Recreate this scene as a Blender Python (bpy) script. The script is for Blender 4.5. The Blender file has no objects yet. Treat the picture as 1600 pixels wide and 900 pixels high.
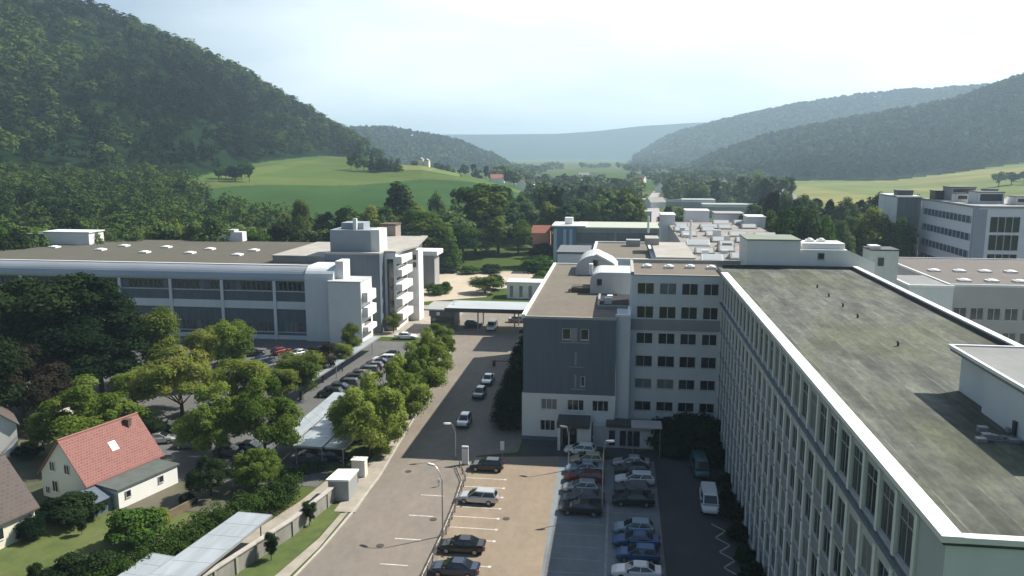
import bpy, math, random
import numpy as np
R = math.radians
C = bpy.context.scene
COL = C.collection

# ------------------------------------------------------------------ camera
F = 1256.0
PITCH = math.atan(210 / F)
YAW = math.atan(171 * math.cos(PITCH) / F)
H = 38.0
HAZE = 0.00018
SKYWHITE = (14.0, 15.2, 15.6, 1)
cam = bpy.data.cameras.new('camera')
camo = bpy.data.objects.new('camera', cam)
COL.objects.link(camo)
camo.location = (0, 0, H)
camo.rotation_euler = (math.pi / 2 - PITCH, 0, YAW)
cam.sensor_width = 36
cam.lens = 36 * F / 1600
cam.clip_start = 0.5
cam.clip_end = 30000
C.camera = camo

# ------------------------------------------------------------------ sky, sun, exposure
SUN_AZ = 58.0      # degrees from +Y towards +X
SUN_EL = 45.5
wd = bpy.data.worlds.new('World')
C.world = wd
wd.use_nodes = True
nt = wd.node_tree
bg = nt.nodes['Background']
sky = nt.nodes.new('ShaderNodeTexSky')
sky.sky_type = 'NISHITA'
sky.sun_disc = False
sky.sun_elevation = R(SUN_EL)
sky.sun_rotation = R(SUN_AZ)
sky.dust_density = 0.6
sky.air_density = 1.0
sky.altitude = 300
sky.ozone_density = 3.0
# bright cloud and haze kept low ahead of camera; bluer elsewhere to cut fill
def nd(kind, **kw):
    n_ = nt.nodes.new(kind)
    for k_, v_ in kw.items(): setattr(n_, k_, v_)
    return n_
tc = nd('ShaderNodeTexCoord')
mp = nd('ShaderNodeMapping'); mp.inputs['Scale'].default_value = (1.0, 1.0, 3.4)
nz = nd('ShaderNodeTexNoise'); nz.inputs['Scale'].default_value = 2.3; nz.inputs['Detail'].default_value = 7; nz.inputs['Roughness'].default_value = 0.5
nr = nd('ShaderNodeMapRange'); nr.inputs[1].default_value = 0.36; nr.inputs[2].default_value = 0.66; nr.inputs[3].default_value = 0.0; nr.inputs[4].default_value = 1.0
dt = nd('ShaderNodeVectorMath', operation='DOT_PRODUCT')
az0, el0 = R(14), R(9)
dt.inputs[1].default_value = (math.sin(az0) * math.cos(el0), math.cos(az0) * math.cos(el0), math.sin(el0))
dr = nd('ShaderNodeMapRange'); dr.interpolation_type = 'SMOOTHSTEP'; dr.inputs[1].default_value = 0.52; dr.inputs[2].default_value = 1.0; dr.inputs[3].default_value = 0.0; dr.inputs[4].default_value = 1.0
m1 = nd('ShaderNodeMath', operation='MULTIPLY_ADD'); m1.inputs[1].default_value = 0.42; m1.inputs[2].default_value = 0.60
m2 = nd('ShaderNodeMath', operation='MULTIPLY')
m3 = nd('ShaderNodeMath', operation='MULTIPLY_ADD'); m3.inputs[1].default_value = 0.10; m3.use_clamp = True
mx = nd('ShaderNodeMix', data_type='RGBA')
mx.inputs[7].default_value = SKYWHITE
nt.links.new(tc.outputs['Generated'], mp.inputs[0]); nt.links.new(mp.outputs[0], nz.inputs[0]); nt.links.new(nz.outputs[0], nr.inputs[0])
nt.links.new(tc.outputs['Generated'], dt.inputs[0]); nt.links.new(dt.outputs['Value'], dr.inputs[0])
nt.links.new(nr.outputs[0], m1.inputs[0]); nt.links.new(m1.outputs[0], m2.inputs[0]); nt.links.new(dr.outputs[0], m2.inputs[1])
nt.links.new(nr.outputs[0], m3.inputs[0]); nt.links.new(m2.outputs[0], m3.inputs[2])
nt.links.new(m3.outputs[0], mx.inputs[0]); tintn = nd('ShaderNodeVectorMath', operation='MULTIPLY'); tintn.inputs[1].default_value = (0.87, 0.94, 0.97)
nt.links.new(sky.outputs[0], tintn.inputs[0]); nt.links.new(tintn.outputs[0], mx.inputs[6]); nt.links.new(mx.outputs[2], bg.inputs[0])
bg.inputs[1].default_value = 0.06

sun = bpy.data.lights.new('sun', 'SUN')
sun.energy = 5.0
sun.angle = R(0.55)
sun.color = (1.0, 0.93, 0.82)
so = bpy.data.objects.new('sun', sun)
COL.objects.link(so)
so.rotation_euler = (R(90 - SUN_EL), 0, math.pi - R(SUN_AZ))
so.location = (60, 60, 120)

C.view_settings.view_transform = 'Standard'
C.view_settings.look = 'None'
C.view_settings.exposure = 0.68
C.view_settings.gamma = 1
C.view_settings.use_curve_mapping = False
C.cycles.use_denoising = True
C.cycles.max_bounces = 5
C.cycles.diffuse_bounces = 2
C.cycles.glossy_bounces = 2
C.cycles.volume_bounces = 2
C.cycles.transmission_bounces = 3
C.cycles.transparent_max_bounces = 4
C.cycles.caustics_reflective = False
C.cycles.caustics_refractive = False


# ------------------------------------------------------------------ helpers: pixels to places
def ray(px, py):
    x = (px - 800) / F
    y = -(py - 450) / F
    c, s = math.cos(PITCH), math.sin(PITCH)
    dx, dy, dz = x, c + y * s, -s + y * c
    Cc, S = math.cos(YAW), math.sin(YAW)
    return dx * Cc - dy * S, dx * S + dy * Cc, dz


def at(px, py, z=0.0):
    d = ray(px, py)
    t = (z - H) / d[2]
    return d[0] * t, d[1] * t


def zat(px, py, Y):
    d = ray(px, py)
    t = Y / d[1]
    return d[0] * t, H + d[2] * t


def zrad(px, py, r):
    d = ray(px, py)
    return H + r * d[2] / math.hypot(d[0], d[1])


def dirq(q):
    d = ray(q, 240)
    l = math.hypot(d[0], d[1])
    return d[0] / l, d[1] / l


# ------------------------------------------------------------------ materials
MATS = {}


def mat(name, col, rough=0.8, var=0.0, scale=0.5, stretch=(1, 1, 1), metal=0.0, col2=None, spec=0.5,
        coat=0.0, bump=0.0, detail=5, contrast=(0.35, 0.65), coords='Object', rnd=0.0):
    if name in MATS:
        return MATS[name]
    m = bpy.data.materials.new(name)
    m.use_nodes = True
    t = m.node_tree
    p = t.nodes['Principled BSDF']
    p.inputs['Roughness'].default_value = rough
    p.inputs['Metallic'].default_value = metal
    p.inputs['Specular IOR Level'].default_value = spec
    p.inputs['Coat Weight'].default_value = coat
    p.inputs['Base Color'].default_value = (*col, 1)
    if var or col2:
        c2 = col2 or tuple(c * (1 - var) for c in col)
        tcn = t.nodes.new('ShaderNodeTexCoord')
        mpn = t.nodes.new('ShaderNodeMapping')
        mpn.inputs['Scale'].default_value = stretch
        n = t.nodes.new('ShaderNodeTexNoise')
        n.inputs['Scale'].default_value = scale
        n.inputs['Detail'].default_value = detail
        n.inputs['Roughness'].default_value = 0.62
        r = t.nodes.new('ShaderNodeValToRGB')
        r.color_ramp.elements[0].position = contrast[0]
        r.color_ramp.elements[1].position = contrast[1]
        r.color_ramp.elements[0].color = (*c2, 1)
        r.color_ramp.elements[1].color = (*col, 1)
        t.links.new(tcn.outputs[coords], mpn.inputs[0])
        t.links.new(mpn.outputs[0], n.inputs[0])
        t.links.new(n.outputs[0], r.inputs[0])
        out = r.outputs[0]
        if bump:
            b = t.nodes.new('ShaderNodeBump')
            b.inputs['Strength'].default_value = bump
            b.inputs['Distance'].default_value = 0.05
            t.links.new(n.outputs[0], b.inputs['Height'])
            t.links.new(b.outputs[0], p.inputs['Normal'])
        t.links.new(out, p.inputs['Base Color'])
    MATS[name] = m
    return m


def two_scale(name, col, col2, s1, stretch1, col3, s2, stretch2=(1, 1, 1), amt=0.6, rough=0.9, seams=None, seamcol=(0.3, 0.3, 0.3), speck=(1.3, (1, .5, 1), .92, 1.07)):
    """colour from two noises laid over one another, with optional straight seams every 'seams' metres"""
    m = mat(name, col, rough, scale=s1, stretch=stretch1, col2=col2)
    t = m.node_tree
    p = t.nodes['Principled BSDF']
    src = p.inputs['Base Color'].links[0].from_socket
    tcn = t.nodes.new('ShaderNodeTexCoord')
    mpn = t.nodes.new('ShaderNodeMapping')
    mpn.inputs['Scale'].default_value = stretch2
    n = t.nodes.new('ShaderNodeTexNoise')
    n.inputs['Scale'].default_value = s2
    n.inputs['Detail'].default_value = 6
    r = t.nodes.new('ShaderNodeValToRGB')
    r.color_ramp.elements[0].position = 0.45
    r.color_ramp.elements[1].position = 0.62
    r.color_ramp.elements[0].color = (0, 0, 0, 1)
    r.color_ramp.elements[1].color = (amt, amt, amt, 1)
    mixn = t.nodes.new('ShaderNodeMix')
    mixn.data_type = 'RGBA'
    mixn.inputs[7].default_value = (*col3, 1)
    t.links.new(tcn.outputs['Object'], mpn.inputs[0])
    t.links.new(mpn.outputs[0], n.inputs[0])
    t.links.new(n.outputs[0], r.inputs[0])
    t.links.new(r.outputs[0], mixn.inputs[0])
    t.links.new(src, mixn.inputs[6])
    out = mixn.outputs[2]
    if seams:
        sx = t.nodes.new('ShaderNodeSeparateXYZ')
        t.links.new(tcn.outputs['Object'], sx.inputs[0])
        d = t.nodes.new('ShaderNodeMath'); d.operation = 'DIVIDE'; d.inputs[1].default_value = seams
        f = t.nodes.new('ShaderNodeMath'); f.operation = 'FRACT'
        l = t.nodes.new('ShaderNodeMath'); l.operation = 'LESS_THAN'; l.inputs[1].default_value = 0.07
        n3 = t.nodes.new('ShaderNodeTexNoise'); n3.inputs['Scale'].default_value = 0.25; n3.inputs['Detail'].default_value = 4
        g = t.nodes.new('ShaderNodeMath'); g.operation = 'MULTIPLY_ADD'; g.inputs[1].default_value = 2.6; g.inputs[2].default_value = -.85; g.use_clamp = True
        k = t.nodes.new('ShaderNodeMath'); k.operation = 'MULTIPLY'
        k2 = t.nodes.new('ShaderNodeMath'); k2.operation = 'MULTIPLY'; k2.inputs[1].default_value = 0.75
        t.links.new(sx.outputs[0], d.inputs[0]); t.links.new(d.outputs[0], f.inputs[0]); t.links.new(f.outputs[0], l.inputs[0])
        t.links.new(tcn.outputs['Object'], n3.inputs[0]); t.links.new(n3.outputs[0], g.inputs[0])
        t.links.new(l.outputs[0], k.inputs[0]); t.links.new(g.outputs[0], k.inputs[1]); t.links.new(k.outputs[0], k2.inputs[0])
        m4 = t.nodes.new('ShaderNodeMix'); m4.data_type = 'RGBA'; m4.inputs[7].default_value = (*seamcol, 1)
        t.links.new(k2.outputs[0], m4.inputs[0]); t.links.new(out, m4.inputs[6])
        out = m4.outputs[2]
        # each strip of felt has aged its own way
        fl = t.nodes.new('ShaderNodeMath'); fl.operation = 'FLOOR'; t.links.new(d.outputs[0], fl.inputs[0])
        fm = t.nodes.new('ShaderNodeMath'); fm.operation = 'MULTIPLY'; fm.inputs[1].default_value = 5.37; t.links.new(fl.outputs[0], fm.inputs[0])
        ym = t.nodes.new('ShaderNodeMath'); ym.operation = 'MULTIPLY'; ym.inputs[1].default_value = 0.16; t.links.new(sx.outputs[1], ym.inputs[0])
        cb = t.nodes.new('ShaderNodeCombineXYZ'); t.links.new(fm.outputs[0], cb.inputs[0]); t.links.new(ym.outputs[0], cb.inputs[1])
        nstrip = t.nodes.new('ShaderNodeTexNoise'); nstrip.inputs['Scale'].default_value = 1.0; nstrip.inputs['Detail'].default_value = 4; t.links.new(cb.outputs[0], nstrip.inputs[0])
        rg_ = t.nodes.new('ShaderNodeMapRange'); rg_.inputs[1].default_value = .35; rg_.inputs[2].default_value = .65; rg_.inputs[3].default_value = .62; rg_.inputs[4].default_value = 1.3; t.links.new(nstrip.outputs[0], rg_.inputs[0])
        vstr = t.nodes.new('ShaderNodeVectorMath'); vstr.operation = 'SCALE'; t.links.new(out, vstr.inputs[0]); t.links.new(rg_.outputs[0], vstr.inputs['Scale'])
        out = vstr.outputs[0]
    mps = t.nodes.new('ShaderNodeMapping'); mps.inputs['Scale'].default_value = speck[1]
    ns = t.nodes.new('ShaderNodeTexNoise'); ns.inputs['Scale'].default_value = speck[0]; ns.inputs['Detail'].default_value = 5; ns.inputs['Roughness'].default_value = .7
    rs_ = t.nodes.new('ShaderNodeMapRange'); rs_.inputs[1].default_value = .36; rs_.inputs[2].default_value = .64; rs_.inputs[3].default_value = speck[2]; rs_.inputs[4].default_value = speck[3]
    vs_ = t.nodes.new('ShaderNodeVectorMath'); vs_.operation = 'SCALE'
    t.links.new(tcn.outputs['Object'], mps.inputs[0]); t.links.new(mps.outputs[0], ns.inputs[0]); t.links.new(ns.outputs[0], rs_.inputs[0])
    t.links.new(out, vs_.inputs[0]); t.links.new(rs_.outputs[0], vs_.inputs['Scale'])
    out = vs_.outputs[0]
    t.links.new(out, p.inputs['Base Color'])
    return m


def tile_mat(name, col, col2, mortar, sx, sy, rough=0.8):
    m = mat(name, col, rough)
    t = m.node_tree
    p = t.nodes['Principled BSDF']
    tcn = t.nodes.new('ShaderNodeTexCoord')
    b = t.nodes.new('ShaderNodeTexBrick')
    b.inputs['Color1'].default_value = (*col, 1)
    b.inputs['Color2'].default_value = (*col2, 1)
    b.inputs['Mortar'].default_value = (*mortar, 1)
    b.inputs['Scale'].default_value = 1.0
    b.inputs['Mortar Size'].default_value = 0.035
    b.inputs['Brick Width'].default_value = sx
    b.inputs['Row Height'].default_value = sy
    t.links.new(tcn.outputs['UV'], b.inputs['Vector'])
    t.links.new(b.outputs[0], p.inputs['Base Color'])
    return m


def foliage(name, dark, light, brown=None, tint=False, transl=0.22, scale=0.55):
    if name in MATS:
        return MATS[name]
    m = bpy.data.materials.new(name)
    m.use_nodes = True
    t = m.node_tree
    t.nodes.remove(t.nodes['Principled BSDF'])
    outn = t.nodes['Material Output']
    d = t.nodes.new('ShaderNodeBsdfDiffuse')
    tr = t.nodes.new('ShaderNodeBsdfTranslucent')
    ms = t.nodes.new('ShaderNodeMixShader')
    ms.inputs[0].default_value = transl
    r = t.nodes.new('ShaderNodeValToRGB')
    r.color_ramp.elements[0].position = 0.25
    r.color_ramp.elements[1].position = 0.8
    r.color_ramp.elements[0].color = (*dark, 1)
    r.color_ramp.elements[1].color = (*light, 1)
    if brown:
        e = r.color_ramp.elements.new(0.95)
        e.color = (*brown, 1)
    a = t.nodes.new('ShaderNodeAttribute')
    a.attribute_name = 'tint'
    if tint:
        src = a.outputs['Fac']
    else:
        oi = t.nodes.new('ShaderNodeObjectInfo')
        m1 = t.nodes.new('ShaderNodeMath'); m1.operation = 'MULTIPLY'; m1.inputs[1].default_value = 0.4
        m2 = t.nodes.new('ShaderNodeMath'); m2.operation = 'MULTIPLY_ADD'; m2.inputs[1].default_value = 0.6
        t.links.new(oi.outputs['Random'], m1.inputs[0])
        t.links.new(a.outputs['Fac'], m2.inputs[0])
        t.links.new(m1.outputs[0], m2.inputs[2])
        src = m2.outputs[0]
    t.links.new(src, r.inputs[0])
    t.links.new(r.outputs[0], d.inputs[0])
    t.links.new(r.outputs[0], tr.inputs[0])
    t.links.new(d.outputs[0], ms.inputs[1])
    t.links.new(tr.outputs[0], ms.inputs[2])
    t.links.new(ms.outputs[0], outn.inputs[0])
    MATS[name] = m
    return m


# ------------------------------------------------------------------ mesh builder
class MB:
    def __init__(s):
        s.v = []; s.f = []; s.mi = []; s.uv = []

    def face(s, pts, m=0, uv=None):
        i = len(s.v)
        s.v += [tuple(p) for p in pts]
        s.f.append(tuple(range(i, i + len(pts))))
        s.mi.append(m)
        s.uv.append(uv or [(0, 0)] * len(pts))
        return s

    def box(s, x0, x1, y0, y1, z0, z1, m=0):
        p = [(x0, y0, z0), (x1, y0, z0), (x1, y1, z0), (x0, y1, z0), (x0, y0, z1), (x1, y0, z1), (x1, y1, z1), (x0, y1, z1)]
        return s.hexa(p, m)

    def hexa(s, p, m=0):
        i = len(s.v)
        s.v += [tuple(q) for q in p]
        for f in ((3, 2, 1, 0), (4, 5, 6, 7), (0, 1, 5, 4), (1, 2, 6, 5), (2, 3, 7, 6), (3, 0, 4, 7)):
            s.f.append(tuple(i + k for k in f)); s.mi.append(m); s.uv.append([(0, 0)] * 4)
        return s

    def prism(s, poly, z0, z1, m=0):
        """vertical prism over a ccw polygon"""
        n = len(poly)
        s.face([(x, y, z1) for x, y in poly], m)
        s.face([(x, y, z0) for x, y in reversed(poly)], m)
        for k in range(n):
            a, b = poly[k], poly[(k + 1) % n]
            s.face([(a[0], a[1], z0), (b[0], b[1], z0), (b[0], b[1], z1), (a[0], a[1], z1)], m)
        return s

    def bar(s, a, b, r, m=0, n=8, r2=None):
        """tapered round bar from a to b"""
        a = np.array(a, float); b = np.array(b, float)
        d = b - a
        L = np.linalg.norm(d)
        d = d / L
        u = np.cross(d, (0, 0, 1.0))
        if np.linalg.norm(u) < 1e-4:
            u = np.array((1.0, 0, 0))
        u /= np.linalg.norm(u)
        w = np.cross(d, u)
        r2 = r if r2 is None else r2
        i = len(s.v)
        for k in range(n):
            t = 2 * math.pi * k / n
            o = u * math.cos(t) + w * math.sin(t)
            s.v.append(tuple(a + o * r)); s.v.append(tuple(b + o * r2))
        for k in range(n):
            j = (k + 1) % n
            s.f.append((i + 2 * k, i + 2 * k + 1, i + 2 * j + 1, i + 2 * j)); s.mi.append(m); s.uv.append([(0, 0)] * 4)
        s.f.append(tuple(i + 2 * k + 1 for k in reversed(range(n)))); s.mi.append(m); s.uv.append([(0, 0)] * n)
        s.f.append(tuple(i + 2 * k for k in range(n))); s.mi.append(m); s.uv.append([(0, 0)] * n)
        return s

    def path(s, pts, r, m=0, n=6):
        for a, b in zip(pts, pts[1:]):
            s.bar(a, b, r, m, n)
        return s

    def loft(s, secs, m=0, cap=True):
        n = len(secs[0])
        i = len(s.v)
        for sec in secs:
            s.v += [tuple(p) for p in sec]
        for a in range(len(secs) - 1):
            for k in range(n):
                j = (k + 1) % n
                s.f.append((i + a * n + k, i + a * n + j, i + (a + 1) * n + j, i + (a + 1) * n + k)); s.mi.append(m); s.uv.append([(0, 0)] * 4)
        if cap:
            s.f.append(tuple(i + k for k in reversed(range(n)))); s.mi.append(m); s.uv.append([(0, 0)] * n)
            e = i + (len(secs) - 1) * n
            s.f.append(tuple(e + k for k in range(n))); s.mi.append(m); s.uv.append([(0, 0)] * n)
        return s

    def wall(s, a, b, z0, z1, holes, depth=0.18, m=0, mr=None):
        """wall sheet from a to b (outside on the right hand when walking a->b), real openings with reveals.
        holes: (u0,u1,z0,z1)"""
        a = np.array(a, float); b = np.array(b, float)
        L = np.linalg.norm(b - a)
        u = (b - a) / L
        n = np.array((u[1], -u[0]))
        us = sorted({0.0, L} | {h[0] for h in holes} | {h[1] for h in holes})
        zs = sorted({z0, z1} | {h[2] for h in holes} | {h[3] for h in holes})
        us = [x for x in us if 0 <= x <= L]; zs = [z for z in zs if z0 <= z <= z1]
        P = lambda uu, z, d=0: (a[0] + u[0] * uu - n[0] * d, a[1] + u[1] * uu - n[1] * d, z)
        # merge cells row by row
        for zi in range(len(zs) - 1):
            zc = (zs[zi] + zs[zi + 1]) / 2
            start = None
            for ui in range(len(us) - 1):
                uc = (us[ui] + us[ui + 1]) / 2
                hole = any(h[0] < uc < h[1] and h[2] < zc < h[3] for h in holes)
                if not hole and start is None:
                    start = us[ui]
                if start is not None and (hole or ui == len(us) - 2):
                    e = us[ui] if hole else us[ui + 1]
                    s.face([P(start, zs[zi]), P(e, zs[zi]), P(e, zs[zi + 1]), P(start, zs[zi + 1])], m)
                    start = None
        mr = m if mr is None else mr
        for h in holes:
            p = [(h[0], h[2]), (h[1], h[2]), (h[1], h[3]), (h[0], h[3])]
            for k in range(4):
                c, d = p[k], p[(k + 1) % 4]
                s.face([P(*c), P(*c, depth), P(*d, depth), P(*d)], mr)
            # closed back behind the glass
            s.face([P(h[0], h[2], depth), P(h[1], h[2], depth), P(h[1], h[3], depth), P(h[0], h[3], depth)], mr)
        return s

    def mesh(s, name, mats, o=(0, 0, 0)):
        me = bpy.data.meshes.new(name)
        me.from_pydata([(x - o[0], y - o[1], z - o[2]) for x, y, z in s.v], [], s.f)
        for m in (mats if isinstance(mats, (list, tuple)) else [mats]):
            me.materials.append(m)
        me.polygons.foreach_set('material_index', s.mi)
        if any(u != [(0, 0)] * len(u) for u in s.uv):
            l = me.uv_layers.new(name='UVMap')
            flat = [c for f in s.uv for p in f for c in p]
            l.data.foreach_set('uv', flat)
        me.update()
        return me

    def build(s, name, mats, parent=None, o=None):
        if o is None:
            o = tuple(root_of(parent).location) if parent else (0, 0, 0)
        return link(name, s.mesh(name, mats, o), parent)


def root_of(o):
    while o.parent:
        o = o.parent
    return o


def link(name, me, parent=None, loc=None):
    o = bpy.data.objects.new(name, me)
    COL.objects.link(o)
    if parent:
        o.parent = parent
    if loc:
        o.location = loc
    return o


def tag(o, label=None, cat=None, group=None, kind=None):
    if label: o['label'] = label
    if cat: o['category'] = cat
    if group: o['group'] = group
    if kind: o['kind'] = kind
    return o


def thing(name, label, cat, loc, rz=0.0, group=None):
    o = bpy.data.objects.new(name, None)
    o.empty_display_size = 0.3
    COL.objects.link(o)
    o.location = loc
    o.rotation_euler = (0, 0, rz)
    return tag(o, label, cat, group)


def copy_tree(o, parent=None):
    c = o.copy()
    COL.objects.link(c)
    c.parent = parent
    for ch in list(o.children):
        copy_tree(ch, c)
    return c


def sheet(name, poly, z, m, kind='structure'):
    o = MB().face([(x, y, z) for x, y in poly]).build(name, m)
    o['kind'] = kind
    return o


def strip_poly(pts, w):
    """polygon of width w along a polyline"""
    L, Rr = [], []
    for i, p in enumerate(pts):
        a = pts[max(i - 1, 0)]; b = pts[min(i + 1, len(pts) - 1)]
        d = (b[0] - a[0], b[1] - a[1]); l = math.hypot(*d)
        n = (-d[1] / l, d[0] / l)
        L.append((p[0] + n[0] * w / 2, p[1] + n[1] * w / 2)); Rr.append((p[0] - n[0] * w / 2, p[1] - n[1] * w / 2))
    return Rr + L[::-1]


ONES = ['first', 'second', 'third', 'fourth', 'fifth', 'sixth', 'seventh', 'eighth', 'ninth', 'tenth', 'eleventh', 'twelfth', 'thirteenth', 'fourteenth', 'fifteenth', 'sixteenth', 'seventeenth', 'eighteenth', 'nineteenth']


def ordinal(k):
    if k < 19: return ONES[k]
    t_, o_ = divmod(k + 1, 10)
    tens = {2: 'twent', 3: 'thirt', 4: 'fort'}[t_]
    return tens + 'ieth' if o_ == 0 else tens + 'y-' + ONES[o_ - 1]


def smooth(t):
    t = np.clip(t, 0, 1)
    return t * t * (3 - 2 * t)


# ------------------------------------------------------------------ terrain
BQ = [-300, 0, 200, 300, 450, 550, 660, 740, 800, 850, 1200, 1300, 1400, 1500, 1600, 1900]
BR = [0, 235, 300, 430, 550, 700, 850, 1100, 1500, 2500, 9000]
BZ = {
    -300: [0, 0, 4, 17, 28, 36, 40, 44, 44, 20, 0], 0: [0, 0, 3, 15, 28, 36, 40, 44, 44, 20, 0],
    200: [0, 0, 2, 10, 22, 33, 39, 44, 44, 20, 0], 300: [0, 0, 1, 8, 19, 30, 38, 42, 42, 20, 0],
    450: [0, 0, 0, 8, 18, 28, 36, 38, 30, 20, 0], 550: [0, 0, 0, 8, 17, 28, 34, 34, 24, 10, 0],
    660: [0, 0, 0, 8, 16, 28, 24, 14, 8, 4, 0], 740: [0, 0, 0, 7, 15, 18, 12, 6, 3, 0, 0],
    800: [0, 0, 0, 5, 10, 9, 5, 2, 0, 0, 0], 850: [0] * 11, 1200: [0] * 11, 1300: [0] * 11,
    1400: [0, 0, 0, 0, 0, 0, 0, 0, 4, 4, 0], 1500: [0, 0, 0, 0, 0, 0, 2, 7, 14, 14, 0],
    1600: [0, 0, 0, 0, 0, 2, 7, 15, 26, 20, 0], 1900: [0, 0, 0, 0, 0, 3, 10, 22, 34, 20, 0]}
BT = np.array([BZ[q] for q in BQ], float)
# ridges: q, pixel row of the ridge line, distance of foot, ridge and far foot
LAY = [
    ('A', [-300, 0, 110, 200, 300, 400, 470, 520, 560, 610], [-110, -55, 10, 44, 84, 133, 176, 207, 228, 262], 560, 1060, 2600),
    ('B', [470, 520, 545, 600, 650, 700, 740, 780, 820], [235, 212, 206, 204, 213, 221, 234, 252, 275], 1750, 2300, 3400),
    ('C', [560, 650, 700, 760, 870, 930, 1000, 1080, 1130, 1250, 1900], [230, 213, 210, 210, 209, 205, 197, 192, 190, 192, 195], 5000, 6500, 9000),
    ('D', [960, 1000, 1030, 1060, 1130, 1240, 1320, 1400, 1520, 1700, 1900], [262, 244, 224, 211, 192, 168, 156, 147, 141, 138, 130], 2500, 3600, 5200),
    ('E', [1060, 1110, 1160, 1200, 1320, 1400, 1480, 1540, 1600, 1800, 1900], [275, 250, 232, 219, 195, 181, 166, 143, 121, 60, 40], 1320, 2050, 3400)]


def q_of(x, y):
    Cc, S = math.cos(YAW), math.sin(YAW)
    cx = x * Cc + y * S
    cy = -x * S + y * Cc
    ang = np.arctan2(cx, cy)
    ang = np.clip(ang, -1.2, 1.2)
    return 800 + F / math.cos(PITCH) * np.tan(ang)


def elev(q, y):
    xx = (q - 800) / F; yy = -(y - 450) / F
    c, s = math.cos(PITCH), math.sin(PITCH)
    return (-s + yy * c) / np.sqrt(xx * xx + (c + yy * s) ** 2)


def wob(x, y, s, seed):
    rg = np.random.RandomState(seed)
    v = 0
    for k in range(5):
        a = rg.rand() * 6.28; f = (0.6 + rg.rand()) / s; p = rg.rand() * 6.28
        v = v + np.sin((x * math.cos(a) + y * math.sin(a)) * f + p)
    return v / 5


def height(x, y, lay=False):
    x = np.asarray(x, float); y = np.asarray(y, float)
    r = np.hypot(x, y)
    q = np.clip(q_of(x, y), -300, 1900)
    qi = np.clip(np.searchsorted(BQ, q, side='right') - 1, 0, len(BQ) - 2)
    ri = np.clip(np.searchsorted(BR, r, side='right') - 1, 0, len(BR) - 2)
    bq = np.array(BQ, float); br = np.array(BR, float)
    tq = (q - bq[qi]) / (bq[qi + 1] - bq[qi]); tq = np.clip(tq, 0, 1)
    tr = np.clip((r - br[ri]) / (br[ri + 1] - br[ri]), 0, 1)
    z = (BT[qi, ri] * (1 - tq) + BT[qi + 1, ri] * tq) * (1 - tr) + (BT[qi, ri + 1] * (1 - tq) + BT[qi + 1, ri + 1] * tq) * tr
    base = z
    who = np.zeros_like(z, int)
    for li, (nm, qs, ys, r0, r1, r2) in enumerate(LAY):
        yr = np.interp(q, qs, ys)
        zr = 38 + r1 * elev(q, yr)
        ok = (q >= qs[0]) & (q <= qs[-1])
        if nm == 'A':
            r0q = np.interp(q, [0, 300, 420, 500, 560], [545, 575, 740, 840, 880])
        elif nm == 'E':
            r0q = np.interp(q, [1100, 1250, 1400, 1600], [1500, 1200, 1220, 1420])
        else:
            r0q = r0
        up = np.clip((r - r0q) / (r1 - r0q), 0, 1)
        shape = np.where(r < r1, 0.35 * up + 0.65 * smooth(up), 1 - smooth((r - r1) / (r2 - r1)))
        hl = np.where(ok, (zr - base) * shape, 0)
        g = wob(x, y, r1 * 0.05, 7 + li) * 0.13 + wob(x, y, r1 * 0.018, 17 + li) * 0.05
        hl = hl * (1 + g * np.where(r < r1, np.sin(np.pi * up), 0))
        hl = np.where((r > r0q), hl, 0)
        z2 = base + hl
        sel = (z2 > z + 0.5)
        z = np.where(z2 > z, z2, z)
        who = np.where(sel, li + 1, who)
    if lay:
        return z, who, q, r
    return z


def hz(x, y):
    return float(height(np.array([x]), np.array([y]))[0])


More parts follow.
